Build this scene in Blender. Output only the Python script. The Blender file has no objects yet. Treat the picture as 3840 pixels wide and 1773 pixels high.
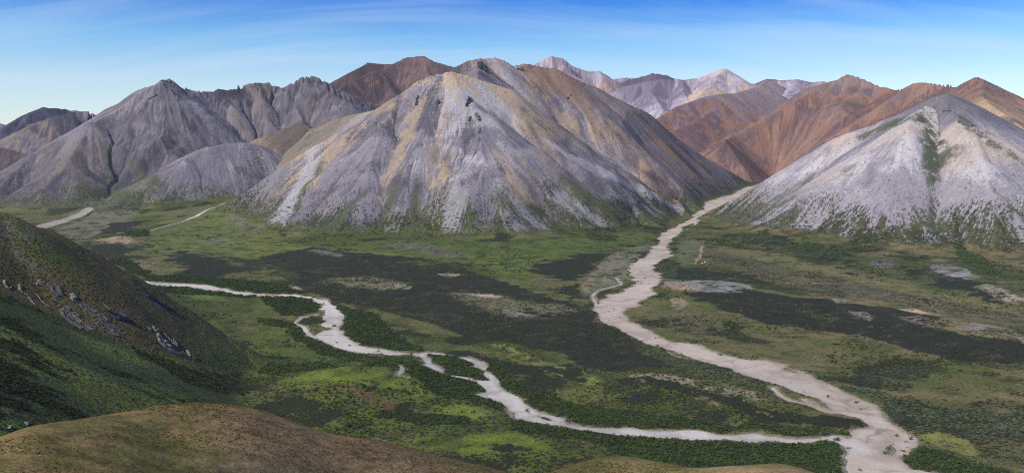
import bpy, math, random
import numpy as np
random.seed(7)
RS = np.random.RandomState(11)
scene = bpy.context.scene
C = scene.collection
f32 = np.float32

# ------------------------------------------------------------------ camera, sky, sun, exposure
CZ = 220.0                       # eye height over the valley floor, metres
FPX = 3325.0                     # focal length for a frame 3840 wide
PITCH = math.atan(326.5 / FPX)
cam = bpy.data.cameras.new("camera")
cam.sensor_width = 36.0
cam.lens = 36.0 * FPX / 3840.0
cam.clip_start = 1.0
cam.clip_end = 60000.0
camo = bpy.data.objects.new("camera", cam)
camo.location = (0, 0, CZ)
camo.rotation_euler = (math.pi / 2 - PITCH, 0, 0)
C.objects.link(camo)
scene.camera = camo

SUN_DIR = np.array([-0.64, -0.36, 0.70]); SUN_DIR /= np.linalg.norm(SUN_DIR)
SUN_EL = math.asin(SUN_DIR[2]); SUN_ROT = math.atan2(SUN_DIR[0], SUN_DIR[1])
sl = bpy.data.lights.new("sun", 'SUN')
sl.energy = 4.9; sl.angle = math.radians(0.5); sl.color = (1.0, 0.94, 0.85)
so = bpy.data.objects.new("sun", sl)
from mathutils import Vector
so.rotation_euler = Vector((-SUN_DIR[0], -SUN_DIR[1], -SUN_DIR[2])).to_track_quat('-Z', 'Y').to_euler()
so.location = (-400, -300, 900)
C.objects.link(so)

world = bpy.data.worlds.new("World"); scene.world = world; world.use_nodes = True
wn, wl = world.node_tree.nodes, world.node_tree.links
bg = wn["Background"]; bg.inputs["Strength"].default_value = 0.15
sky = wn.new("ShaderNodeTexSky"); sky.sky_type = 'NISHITA'; sky.sun_disc = False
sky.sun_elevation = SUN_EL; sky.sun_rotation = SUN_ROT; sky.altitude = 900; sky.air_density = 1.0
sky.dust_density = 0.3; sky.ozone_density = 3.0
tc = wn.new("ShaderNodeTexCoord")
sx = wn.new("ShaderNodeSeparateXYZ"); wl.new(tc.outputs["Generated"], sx.inputs[0])
# clear deep-blue northern sky: the air column is graded with elevation
ramp = wn.new("ShaderNodeValToRGB"); wl.new(sx.outputs["Z"], ramp.inputs[0])
e = ramp.color_ramp.elements
e[0].position = 0.0; e[0].color = (1.0, 1.0, 1.0, 1)
e[1].position = 0.158; e[1].color = (.09, .43, .93, 1)
for zq, cq in ((.07, (.95, .98, 1.0, 1)), (.118, (.50, .80, 1.0, 1))):
    k = ramp.color_ramp.elements.new(zq); k.color = cq
mul = wn.new("ShaderNodeMix"); mul.data_type = 'RGBA'; mul.blend_type = 'MULTIPLY'; mul.inputs[0].default_value = 1.0
wl.new(sky.outputs[0], mul.inputs[6]); wl.new(ramp.outputs[0], mul.inputs[7])
# thin cirrus: noise stretched along the horizon, on a plane high above
def wmath(op, a, b=None):
    n = wn.new("ShaderNodeMath"); n.operation = op
    for i, v in enumerate((a, b)):
        if v is None: continue
        if isinstance(v, (int, float)): n.inputs[i].default_value = v
        else: wl.new(v, n.inputs[i])
    return n.outputs[0]
zz = wmath('ADD', sx.outputs["Z"], 0.32)
px_, py_ = wmath('DIVIDE', sx.outputs["X"], zz), wmath('DIVIDE', sx.outputs["Y"], zz)
cv = wn.new("ShaderNodeCombineXYZ"); wl.new(px_, cv.inputs[0]); wl.new(py_, cv.inputs[1])
mp = wn.new("ShaderNodeMapping"); mp.inputs["Rotation"].default_value = (0, 0, 0.30); mp.inputs["Scale"].default_value = (0.9, 5.5, 1)
wl.new(cv.outputs[0], mp.inputs[0])
cn = wn.new("ShaderNodeTexNoise"); cn.inputs["Scale"].default_value = 1.0; cn.inputs["Detail"].default_value = 7; cn.inputs["Roughness"].default_value = 0.55
cn.inputs["Distortion"].default_value = 0.6
wl.new(mp.outputs[0], cn.inputs[0])
cr = wn.new("ShaderNodeMapRange"); cr.inputs[1].default_value = 0.44; cr.inputs[2].default_value = 0.80; cr.inputs[4].default_value = 0.45
wl.new(cn.outputs[0], cr.inputs[0])
mixc = wn.new("ShaderNodeMix"); mixc.data_type = 'RGBA'
wl.new(cr.outputs[0], mixc.inputs[0]); wl.new(mul.outputs[2], mixc.inputs[6]); mixc.inputs[7].default_value = (4.9, 5.6, 6.5, 1)
wl.new(mixc.outputs[2], bg.inputs["Color"])

scene.view_settings.view_transform = 'Standard'; scene.view_settings.look = 'None'
scene.view_settings.exposure = 0.0; scene.view_settings.gamma = 1.0
scene.view_settings.use_curve_mapping = False
scene.cycles.max_bounces = 5; scene.cycles.diffuse_bounces = 2; scene.cycles.volume_bounces = 0
scene.cycles.use_denoising = False
scene.cycles.filter_width = 1.0

# ------------------------------------------------------------------ helpers
def lin(r, g, b):
    o = []
    for c in (r, g, b):
        c /= 255.0
        o.append(c / 12.92 if c <= 0.04045 else ((c + 0.055) / 1.055) ** 2.4)
    return np.array(o, f32)

def smooth(a, b, x):
    t = np.clip((x - a) / (b - a), 0, 1)
    return t * t * (3 - 2 * t)

_T = RS.rand(8, 256, 256).astype(f32)
def vnoise(x, y, seed=0):
    xi = np.floor(x); yi = np.floor(y)
    fx = (x - xi).astype(f32); fy = (y - yi).astype(f32)
    xi = xi.astype(np.int32); yi = yi.astype(np.int32)
    fx = fx * fx * fx * (fx * (fx * 6 - 15) + 10); fy = fy * fy * fy * (fy * (fy * 6 - 15) + 10)
    T = _T[seed & 7]
    x0 = xi & 255; x1 = (xi + 1) & 255; y0 = yi & 255; y1 = (yi + 1) & 255
    a = T[y0, x0]; b = T[y0, x1]; c = T[y1, x0]; d = T[y1, x1]
    a = a + (b - a) * fx; c = c + (d - c) * fx
    return a + (c - a) * fy

def fbm(x, y, lam, octv=4, seed=0, gain=0.5):
    """fractal noise about 0, roughly -1..1; lam is the longest wavelength in metres"""
    s = np.zeros(np.shape(x), f32); amp = 1.0; tot = 0.0; q = 1.0 / lam
    for o in range(octv):
        ca, sa = math.cos(0.7 * o + seed), math.sin(0.7 * o + seed)
        s += amp * (vnoise((x * ca - y * sa) * q + 17.3 * o + seed * 5.1, (x * sa + y * ca) * q + 9.7 * o, seed + o) * 2 - 1)
        tot += amp; amp *= gain; q *= 2.03
    return s / tot * 1.5

def smax(a, b, k):
    h = np.maximum(k - np.abs(a - b), 0) / k
    return np.maximum(a, b) + h * h * k * 0.25

cp_, sp_ = math.cos(PITCH), math.sin(PITCH)
def raydir(u, v):
    a = (u - 1920.0) / FPX; b = (886.5 - v) / FPX
    d = (a, cp_ + b * sp_, -sp_ + b * cp_)
    h = math.hypot(d[0], d[1])
    return d[0] / h, d[1] / h, d[2] / h
def at(u, v, D):
    """the point seen at (u, v) of the photograph at horizontal range D"""
    d = raydir(u, v)
    return (d[0] * D, d[1] * D, CZ + d[2] * D)

# ------------------------------------------------------------------ polar terrain grid
def geo(a, b, q):
    n = int(round(math.log(b / a) / q)); return list(a * (b / a) ** (np.arange(n) / n))
RR = np.array(geo(45, 350, .009) + geo(350, 1500, .0045) + geo(1500, 3750, .0023) + geo(3750, 6500, .0042) + geo(6500, 12500, .009) + [12500.0])
TH0, TH1 = math.radians(-36), math.radians(36)
NT = 1160
TT = np.linspace(TH0, TH1, NT); NR = len(RR)
GX = (RR[:, None] * np.sin(TT)[None, :]).astype(f32)
GY = (RR[:, None] * np.cos(TT)[None, :]).astype(f32)
GR_ = np.repeat(RR[:, None], NT, 1).astype(f32)

def polydist(x, y, pts):
    """distance to a 3-d polyline in plan, z of the nearest point, signed side (>0 = left of travel)"""
    best = np.full(x.shape, 1e18, f32); zb = np.zeros(x.shape, f32); sd = np.zeros(x.shape, f32)
    for (x0, y0, z0), (x1, y1, z1) in zip(pts[:-1], pts[1:]):
        dx, dy = x1 - x0, y1 - y0; L = dx * dx + dy * dy + 1e-9
        t = np.clip(((x - x0) * dx + (y - y0) * dy) / L, 0, 1)
        d = (x - x0 - t * dx) ** 2 + (y - y0 - t * dy) ** 2
        m = d < best
        best = np.where(m, d, best); zb = np.where(m, z0 + t * (z1 - z0), zb)
        sd = np.where(m, dx * (y - y0) - dy * (x - x0), sd)
    return np.sqrt(best), zb, sd

SLN = None
def ridge_max(M, pts, s, r=6.0):
    """raise M to the talus slopes falling away from a ridge line (u, v, D)"""
    P = [at(*p) for p in pts]
    if P[-1][2] < P[-2][2]:                       # run the spur on under the valley floor
        d = [P[-1][i] - P[-2][i] for i in range(3)]; q = 170.0 / math.hypot(d[0], d[1])
        P.append(tuple(P[-1][i] + d[i] * q for i in range(3)))
    zt = max(p[2] for p in P); reach = (zt + 60) / s
    xs = [p[0] for p in P]; ys = [p[1] for p in P]
    rmin = min(math.hypot(a, b) for a, b in zip(xs, ys)) - reach; rmax = max(math.hypot(a, b) for a, b in zip(xs, ys)) + reach
    j0, j1 = np.searchsorted(RR, max(rmin, 46)), np.searchsorted(RR, rmax)
    tm = [math.atan2(a, b) for a, b in zip(xs, ys)]; w = reach / max(rmin, 500)
    i0, i1 = max(0, int((min(tm) - w - TH0) / (TH1 - TH0) * NT)), min(NT, int((max(tm) + w - TH0) / (TH1 - TH0) * NT) + 1)
    if i1 <= i0 or j1 <= j0: return
    S = (slice(j0, j1), slice(i0, i1))
    x, y, sl_ = GX[S], GY[S], SLN[S]
    cur = M[S]
    for (x0, y0, z0), (x1, y1, z1) in zip(P[:-1], P[1:]):
        dx, dy = x1 - x0, y1 - y0; L = dx * dx + dy * dy + 1e-9
        t = np.clip(((x - x0) * dx + (y - y0) * dy) / L, 0, 1)
        d = np.sqrt((x - x0 - t * dx) ** 2 + (y - y0 - t * dy) ** 2 + r * r) - r
        np.maximum(cur, z0 + t * (z1 - z0) - s * d * sl_, out=cur)
    M[S] = cur

# valley floor -----------------------------------------------------
def floor_base(r):
    return 0.03 * np.clip(r - 2600, 0, 2600)
def hit_flat(u, v):
    d = raydir(u, v); D = CZ / max(-d[2], 0.02)
    for _ in range(30):
        D = D * .5 + .5 * (CZ - floor_base(np.array(D))) / max(-d[2], 0.02)
    D = float(D); return d[0] * D, d[1] * D
F = floor_base(GR_).astype(f32)
F += 1.6 * fbm(GX, GY, 340, 3, 1) * smooth(700, 1200, GR_)
MOUNDS = [  # u, v, height, radius across, radius in depth
    (2660, 1085, 9, 60, 60), (3570, 1030, 9, 55, 70), (3300, 1000, 7, 50, 60), (3750, 1110, 8, 60, 70), (3700, 1250, 7, 80, 60),
    (1360, 1075, 5, 110, 80), (1950, 1160, 5, 90, 70), (450, 905, 8, 60, 80), (1600, 940, 9, 120, 110), (760, 985, 6, 70, 80),
    (880, 800, 34, 190, 330), (1400, 1430, 13, 62, 60), (1250, 1490, 12, 60, 50), (2120, 960, 4, 90, 80), (2100, 905, 8, 70, 90),
    (2950, 890, 10, 90, 140), (2750, 1460, 5, 60, 40), (2950, 1560, 4, 45, 30), (2500, 1420, 4, 70, 40), (1800, 1660, 5, 60, 50)]
for (u, v, h, ra, rd) in MOUNDS:
    mx, my = hit_flat(u, v); rr = math.hypot(mx, my); ux, uy = mx / rr, my / rr
    a = (GX - mx) * ux + (GY - my) * uy; b = -(GX - mx) * uy + (GY - my) * ux
    F += (h * np.exp(-0.5 * ((a / rd) ** 2 + (b / ra) ** 2))).astype(f32)

def make_hit(H):
    def hit(u, v):
        d = raydir(u, v)
        c = (math.atan2(d[0], d[1]) - TH0) / (TH1 - TH0) * (NT - 1)
        c = min(max(c, 0), NT - 1.001); i = int(c); w = c - i
        col = H[:, i] * (1 - w) + H[:, i + 1] * w
        el = (col - CZ) / RR - d[2]
        j = int(np.argmax(el > 0))
        if j == 0: return None
        t = -el[j - 1] / (el[j] - el[j - 1]); r = RR[j - 1] + t * (RR[j] - RR[j - 1])
        return (d[0] * r, d[1] * r, CZ + d[2] * r)
    return hit
def sample(G, x, y):
    r = np.hypot(x, y); t = np.arctan2(x, y)
    j = np.clip(np.interp(r, RR, np.arange(NR)), 0, NR - 1.001); i = np.clip((t - TH0) / (TH1 - TH0) * (NT - 1), 0, NT - 1.001)
    j0 = j.astype(int); i0 = i.astype(int); a = j - j0; b = i - i0
    return (G[j0, i0] * (1 - a) * (1 - b) + G[j0 + 1, i0] * a * (1 - b) + G[j0, i0 + 1] * (1 - a) * b + G[j0 + 1, i0 + 1] * a * b)

# mountains --------------------------------------------------------
SLN = (1 + 0.11 * fbm(GX, GY, 420, 3, 3) + 0.03 * fbm(GX, GY, 60, 2, 5)).astype(f32)
MOUNT = {
 'central': [
   (.69, [(877,752,2760),(946,705,2790),(1009,661,2810),(1079,617,2830),(1136,585,2850),(1199,547,2870),(1280,497,2890),(1330,459,2900),(1412,412,2915),(1469,371,2920),(1532,333,2925),(1570,308,2930),(1621,286,2930),(1655,279,2930),(1690,279,2930),(1715,286,2930)]),
   (.69, [(1715,286,2930),(1759,317,2930),(1823,371,2920),(1886,415,2900),(1949,478,2870),(2037,547,2830),(2119,611,2790),(2226,686,2720),(2353,760,2620),(2430,815,2540)]),
   (.62, [(1740,300,2920),(1765,380,2800),(1800,480,2650),(1815,600,2480),(1828,720,2365),(1835,800,2290)]),
   (.66, [(1500,352,2900),(1440,480,2690),(1390,600,2540),(1340,720,2420),(1300,800,2330)]),
   (.66, [(1620,290,2930),(1600,420,2740),(1640,560,2570),(1660,700,2420),(1670,820,2290)]),
   (.60, [(1280,497,2880),(1180,640,2700),(1090,740,2600),(1020,830,2500)]),
   (.62, [(1960,490,2850),(2020,640,2640),(2100,760,2500),(2150,830,2390)]),
 ],
 'pass': [
   (.60, [(1800,228,3500),(1790,280,3250),(1785,327,3060),(1886,390,3050),(1974,459,3035),(2069,522,3010),(2226,604,3000),(2352,674,2980),(2480,728,2960),(2560,758,2950),(2640,795,2950)]),
   (.70, [(1665,279,3450),(1709,251,3470),(1747,235,3490),(1785,226,3500),(1854,224,3520),(1886,233,3530),(1924,254,3540),(1949,254,3550),(1974,250,3555),(1993,254,3560),(2037,264,3580),(2088,270,3600),(2132,289,3620),(2214,320,3660),(2289,358,3710),(2384,399,3780),(2460,440,3850),(2560,513,3950),(2623,554,4010),(2686,585,4080),(2749,620,4150),(2825,655,4250),(2845,668,4330)]),
   (.62, [(2037,270,3580),(2136,352,3500),(2227,417,3550),(2330,500,3600),(2450,580,3680),(2600,660,3800),(2690,722,3850)]),
   (.64, [(2090,400,3400),(2170,474,3300),(2255,513,3280),(2340,581,3260),(2483,661,3240),(2568,723,3230),(2630,772,3230)]),
   (.66, [(1900,240,3530),(1960,330,3430),(2030,420,3330),(2090,470,3200)]),
 ],
 'left': [
   (.68, [(602,299,4000),(606,345,4023),(555,371,4010),(500,396,3940),(442,415,3880),(404,424,3840),(353,457,3760),(341,453,3760),(252,510,3710),(126,579,3660),(63,636,3590),(0,696,3510),(-150,800,3360)]),
   (.72, [(380,422,4080),(442,377,4050),(505,342,4030),(568,311,4010),(602,299,4000),(643,306,4010),(669,320,4030),(713,330,4080),(751,339,4120),(839,328,4200),(893,319,4250),(921,325,4260),(965,314,4290),(1003,322,4300),(1060,323,4300),(1098,305,4300),(1136,287,4300),(1173,280,4300),(1199,282,4300),(1224,295,4300),(1246,308,4290),(1280,345,4250),(1350,410,4150)]),
   (.60, [(353,457,3760),(373,560,3650),(412,640,3560),(430,690,3520)]),
   (.60, [(353,457,3760),(260,600,3520),(200,700,3380),(160,760,3300)]),
   (.62, [(404,424,3840),(454,540,3700),(520,610,3620),(596,668,3560)]),
   (.62, [(454,421,3890),(505,492,3820),(555,543,3780),(651,623,3740)]),
   (.64, [(535,386,3980),(570,430,3920),(610,500,3860),(655,580,3800)]),
   (.62, [(606,340,4023),(660,400,4020),(720,470,3940),(790,545,3860)]),
   (.62, [(643,306,4010),(700,377,3964),(760,420,4016),(830,465,4050),(947,534,3940)]),
   (.66, [(839,330,4200),(870,400,4050),(920,470,3986)]),
   (.66, [(902,322,4250),(937,430,4020),(960,480,3986),(973,524,4060)]),
   (.66, [(965,314,4290),(985,380,4120),(998,438,4000),(1053,498,4023)]),
   (.66, [(1098,305,4300),(1110,400,4080),(1130,450,3950)]),
   (.64, [(1173,280,4300),(1230,330,4200),(1260,352,4130),(1296,392,4040),(1310,440,3964)]),
 ],
 'knoll': [
   (.56, [(420,776,3080),(505,724,3170),(599,667,3260),(694,598,3350),(789,551,3440),(858,536,3480),(908,535,3480),(965,544,3480),(1022,573,3450),(1079,617,3400),(1150,700,3300)]),
   (.56, [(858,536,3480),(850,640,3300),(830,720,3180)]),
   (.56, [(694,598,3350),(660,690,3200),(620,750,3100)]),
 ],
 'saddle': [
   (.62, [(930,548,3780),(965,530,3740),(1009,516,3700),(1073,494,3650),(1136,481,3600),(1167,487,3580),(1199,478,3560),(1249,456,3530),(1300,440,3500),(1360,425,3450),(1440,410,3350)]),
   (.66, [(1136,481,3600),(1150,560,3480),(1130,600,3420)]),
 ],
 'brown': [
   (.58, [(1200,340,4900),(1246,310,5000),(1330,257,5100),(1375,235,5200),(1444,243,5200),(1482,238,5200),(1520,216,5200),(1589,210,5200),(1633,232,5200),(1700,251,5200),(1760,290,5200),(1850,330,5200)]),
   (.60, [(1500,228,5150),(1417,266,5000),(1397,266,4950),(1306,308,4800),(1260,350,4650)]),
   (.62, [(1430,268,5000),(1480,350,4700),(1500,420,4500)]),
   (.62, [(1589,212,5200),(1610,300,4900),(1640,370,4700)]),
 ],
 'farleft': [
   (.60, [(-150,560,4600),(0,494,4700),(38,462,4800),(82,437,4900),(120,415,4950),(170,405,5000),(208,412,5050),(284,415,5100),(350,430,5100),(430,450,5100)]),
   (.62, [(170,405,5000),(150,470,4850),(90,560,4500)]),
   (.62, [(120,415,4950),(90,450,4850),(20,540,4600)]),
 ],
 'secondleft': [
   (.60, [(-60,610,4200),(19,557,4300),(126,472,4400),(208,443,4450),(271,421,4500),(322,421,4500),(353,432,4480),(430,450,4400)]),
   (.62, [(271,421,4500),(290,500,4300),(250,560,4150)]),
 ],
 'darkleft': [(.55, [(-300,530,4350),(-100,548,4300),(0,558,4250),(50,573,4200),(101,590,4150),(112,640,4050)])],
 'blueleft': [(.5, [(-250,440,9000),(-100,470,9000),(0,459,9000),(19,465,9000),(60,452,9000),(110,450,9000),(180,425,9000),(214,407,9000),(240,404,9000),(265,410,9000),(330,432,9000),(430,450,9000)])],
 'farpeak': [
   (.68, [(1900,290,7000),(1993,251,7000),(2031,223,7000),(2069,207,7000),(2094,210,7000),(2132,238,7000),(2163,248,7000),(2214,264,7000),(2245,267,7000),(2283,292,7000),(2315,311,7000),(2370,335,7000)]),
   (.60, [(2094,212,7000),(2150,280,6700),(2230,330,6400),(2300,400,6000)]),
   (.60, [(2240,268,7000),(2270,310,6800),(2330,360,6400)]),
 ],
 'jagged': [(.7, [(2200,310,11000),(2277,286,11000),(2315,279,11000),(2352,282,11000),(2403,275,11000),(2440,290,11000),(2520,310,11000)])],
 'darkpeak': [(.5, [(2250,335,8500),(2321,311,8500),(2378,292,8500),(2447,273,8500),(2491,282,8500),(2535,294,8500),(2600,315,8500)])],
 'grey': [
   (.68, [(2330,325,6500),(2400,310,6500),(2471,296,6500),(2535,296,6500),(2560,298,6500),(2617,296,6500),(2661,279,6500),(2711,260,6500),(2724,260,6500),(2756,286,6500),(2800,314,6500),(2831,315,6500),(2875,298,6500),(2913,301,6500),(2995,294,6500),(3039,305,6500),(3090,306,6500),(3180,330,6500)]),
   (.60, [(2471,296,6500),(2440,340,6250),(2480,400,5950),(2500,450,5750)]),
   (.60, [(2711,262,6500),(2660,320,6200),(2600,380,5900),(2540,420,5700)]),
   (.60, [(2400,312,6500),(2370,370,6200),(2400,430,5900)]),
   (.60, [(2995,294,6500),(2950,350,6200),(2900,390,5950)]),
   (.60, [(2875,298,6500),(2850,330,6300),(2810,370,6100)]),
   (.60, [(2560,298,6500),(2560,340,6250),(2580,380,6000)]),
   (.60, [(2617,296,6500),(2640,340,6250),(2700,380,6000)]),
 ],
 'orange': [
   (.68, [(3020,330,5600),(3096,308,5600),(3128,305,5600),(3178,281,5600),(3229,298,5550),(3304,330,5450),(3349,339,5300),(3393,330,5150),(3443,317,5000),(3487,320,4900),(3557,313,4800),(3601,320,4700),(3633,301,4620),(3664,290,4600),(3689,301,4550),(3746,336,4500),(3840,377,4420),(4000,450,4300),(4200,560,4200)]),
   (.58, [(2860,318,6050),(2760,345,5800),(2653,360,5600),(2539,400,5400),(2465,440,5250)]),
   (.58, [(2875,300,6400),(2795,349,5950),(2681,411,5450),(2540,485,5050)]),
   (.56, [(3115,308,5600),(3039,346,5400),(2938,402,5200),(2831,459,5000),(2737,516,4800),(2673,579,4600)]),
   (.56, [(3349,339,5300),(3200,430,5000),(3050,510,4800),(2900,600,4620),(2800,660,4500)]),
   (.56, [(3557,313,4800),(3420,390,4600),(3300,460,4480),(3150,530,4400),(3000,610,4330),(2890,678,4280)]),
   (.58, [(3260,318,5500),(3150,400,5100),(3020,500,4800),(2920,560,4650),(2860,600,4560)]),
   (.58, [(3393,332,5150),(3270,420,4900),(3130,510,4680),(3020,570,4560)]),
   (.58, [(3160,300,5580),(3060,380,5300),(2960,450,5080)]),
   (.60, [(3229,300,5550),(3120,390,5200),(2990,480,4950)]),
   (.60, [(3443,320,5000),(3300,410,4750),(3180,480,4600)]),
   (.56, [(3689,301,4550),(3680,350,4200),(3700,385,3900),(3760,425,3750),(3840,475,3650),(3950,540,3600)]),
 ],
 'right': [
   (.62, [(3550,341,2900),(3506,355,2900),(3462,374,2900),(3380,421,2890),(3254,478,2880),(3121,525,2880),(3014,598,2880),(2913,655,2880),(2863,683,2900),(2781,737,2900),(2700,785,2890),(2655,812,2880)]),
   (.62, [(3550,341,2900),(3601,358,2930),(3658,387,2950),(3727,446,2950),(3790,497,2950),(3840,547,2950),(4000,700,2900),(4200,850,2800)]),
   (.62, [(3475,402,2800),(3400,480,2650),(3370,600,2500),(3350,700,2400),(3340,800,2300)]),
   (.62, [(3570,415,2790),(3640,470,2670),(3690,600,2500),(3720,720,2370),(3740,850,2250)]),
   (.62, [(3254,478,2880),(3200,600,2700),(3150,700,2580),(3110,780,2480)]),
 ],
}
HEIGHTS = {}
M = np.full(GX.shape, -500, f32); OWN = np.full(GX.shape, -1, np.int16)
MNAMES = list(MOUNT)
jag = {'jagged': 60, 'left': 9, 'farleft': 14, 'darkpeak': 12, 'farpeak': 10}
for gi, gname in enumerate(MNAMES):
    g = np.full(GX.shape, -500, f32)
    for s, pts in MOUNT[gname]:
        ridge_max(g, pts, s, 4.0 if gname != 'knoll' else 18.0)
    m = g > M
    M = np.where(m, g, M); OWN = np.where(m, gi, OWN)
del g

# near hills -------------------------------------------------------
XY = GX[:np.searchsorted(RR, 1450)], GY[:np.searchsorted(RR, 1450)]
JN = XY[0].shape[0]
nx, ny = XY
spur = np.full(GX.shape, -500, f32)
ridge_max(spur, [(-700,560,880),(-400,660,890),(0,800,900),(130,850,920),(250,912,930),(400,1000,940),(560,1100,945),(700,1198,945),(800,1255,940),(880,1300,935),(930,1345,915)], .92, 22)
NEAR = np.full(GX.shape, -500, f32)
PA = np.array([at(0, 1085, 815), at(860, 1385, 905), at(0, 1610, 430)]); PN = np.linalg.solve(np.c_[PA[:, :2], np.ones(3)], PA[:, 2]); print('near slope', PN)
NEAR[:JN] = np.minimum(PN[0] * nx + PN[1] * ny + PN[2] + 3 * fbm(nx, ny, 170, 4, 2), 240)
def edge_hill(sil, far, near, k, ext):
    """a rounded shoulder of the viewpoint hill: its crest line, and the drop on either side of it"""
    P = [at(*p) for p in sil]
    az = np.array([math.atan2(p[0], p[1]) for p in P]); D = np.array([p[2] for p in sil], float); Z = np.array([p[2] for p in P])
    ker = np.hanning(41); ker /= ker.sum()
    sm = lambda q: np.convolve(np.pad(np.interp(TT, az, q), 20, mode='edge'), ker, 'valid')
    rc, zc = sm(D)[None, :], sm(Z)[None, :]
    sd = RR[:JN, None] - rc
    return (zc - (near * sd + (far - near) * np.logaddexp(0, sd / k) * k - (far - near) * k * math.log(2))).astype(f32)
HUM1 = np.full(GX.shape, -500, f32); HUM2 = HUM1.copy()
HUM1[:JN] = edge_hill([(-700,1760,165),(-200,1672,190),(0,1640,200),(60,1612,206),(120,1592,212),(250,1578,222),(450,1548,240),(600,1522,255),(730,1508,262),(850,1514,262),(960,1531,258),(1100,1580,252),(1200,1621,248),(1330,1640,250),(1480,1665,248),(1600,1697,242),(1750,1735,236),(1900,1775,230),(2100,1850,215)], .58, .05, 15, 0)
HUM2[:JN] = edge_hill([(1900,1835,265),(2069,1771,295),(2129,1751,305),(2211,1726,320),(2274,1712,328),(2311,1708,330),(2367,1713,328),(2442,1726,322),(2516,1743,314),(2572,1754,306),(2628,1757,300),(2740,1749,298),(2814,1743,298),(2880,1739,300),(2925,1738,300),(2973,1747,296),(3029,1765,290),(3150,1810,275),(3300,1880,260)], .60, .05, 12, 0)
HUM1[:JN] += (.35 * fbm(nx, ny, 26, 4, 4)); HUM2[:JN] += (.5 * fbm(nx, ny, 26, 4, 4))
hit_flatF = make_hit(F)

# outlines traced on the ground ------------------------------------
def ground(pts, hit=None):
    out = []
    for u, v in pts:
        p = (hit or hit_flatF)(u, v)
        if p is None: continue                       # above the skyline
        out.append((p[0], p[1]))
    return out

def sdf(poly, pad=40.0):
    """signed distance (negative inside) to a closed outline, evaluated on the part of the grid near it"""
    P = np.array(poly); x0, y0 = P.min(0) - pad; x1, y1 = P.max(0) + pad
    m = (GX > x0) & (GX < x1) & (GY > y0) & (GY < y1)
    idx = np.nonzero(m)
    x, y = GX[idx], GY[idx]
    d2 = np.full(x.shape, 1e12, f32); ins = np.zeros(x.shape, bool)
    for (ax, ay), (bx, by) in zip(P, np.roll(P, -1, 0)):
        dx, dy = bx - ax, by - ay; L = dx * dx + dy * dy + 1e-9
        t = np.clip(((x - ax) * dx + (y - ay) * dy) / L, 0, 1)
        np.minimum(d2, (x - ax - t * dx) ** 2 + (y - ay - t * dy) ** 2, out=d2)
        if ay != by:
            c = ((ay > y) != (by > y)) & (x < (bx - ax) * (y - ay) / (by - ay) + ax)
            ins ^= c
    d = np.sqrt(d2)
    return idx, np.where(ins, -d, d).astype(f32)

def widen(line, w):
    """an outline round a centre line of (u, v) points, w metres wide"""
    P = [np.array(p) for p in ground(line)]
    L, R = [], []
    for i, p in enumerate(P):
        t = P[min(i + 1, len(P) - 1)] - P[max(i - 1, 0)]; n = np.array((-t[1], t[0])) / (np.linalg.norm(t) + 1e-9)
        ww = w[i] if isinstance(w, (list, tuple)) else w
        L.append(tuple(p + n * ww / 2)); R.append(tuple(p - n * ww / 2))
    return L + R[::-1]

RIVL = ground([(507,1046),(540,1055),(578,1060),(626,1063),(671,1063),(738,1065),(779,1072),(831,1081),(865,1087),(913,1092),(960,1101),(1083,1103),(1169,1110),(1221,1128),(1251,1145),(1275,1161),(1271,1176),(1286,1188),(1288,1206),(1277,1216),(1279,1225),(1288,1243),(1307,1264),(1323,1286),(1351,1299),(1407,1303),(1463,1312),(1500,1320),(1538,1325),(1594,1321),(1653,1324),(1705,1331),(1761,1342),(1817,1361),(1825,1387),(1847,1407),(1864,1428),(1881,1450),(1920,1476),(1957,1496),(1980,1518),(2013,1542),(2069,1554),(2106,1563),(2129,1587),(2181,1595),(2274,1606),(2349,1604),(2423,1611),(2516,1608),(2602,1610),(2684,1623),(2710,1632),(2759,1623),(2822,1613),(2848,1615),(2880,1628),(2936,1634),(2988,1646),(3066,1637),(3119,1628),(3189,1641),
  (3250,1680),(3230,1740),(3156,1669),(3133,1656),(3085,1649),(3029,1660),(2955,1662),(2880,1652),(2815,1656),(2721,1645),(2628,1649),(2516,1643),(2405,1636),(2293,1624),(2200,1613),(2144,1610),(2077,1595),(1995,1580),(1939,1572),(1920,1561),(1907,1543),(1899,1514),(1855,1495),(1800,1484),(1754,1476),(1821,1470),(1815,1450),(1784,1430),(1740,1418),(1690,1408),(1740,1410),(1784,1422),(1832,1424),(1818,1402),(1802,1380),(1773,1376),(1769,1357),(1735,1344),(1705,1337),(1650,1329),(1601,1326),(1612,1340),(1631,1368),(1657,1396),(1640,1390),(1594,1368),(1575,1341),(1538,1331),(1463,1333),(1389,1327),(1333,1320),(1277,1305),(1221,1283),(1176,1264),(1184,1253),(1227,1236),(1221,1212),(1221,1186),(1204,1167),(1217,1148),(1198,1135),(1169,1122),(1109,1115),(960,1108),(876,1103),(812,1092),(745,1081),(701,1076),(615,1074),(552,1065),(518,1057)])
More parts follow.
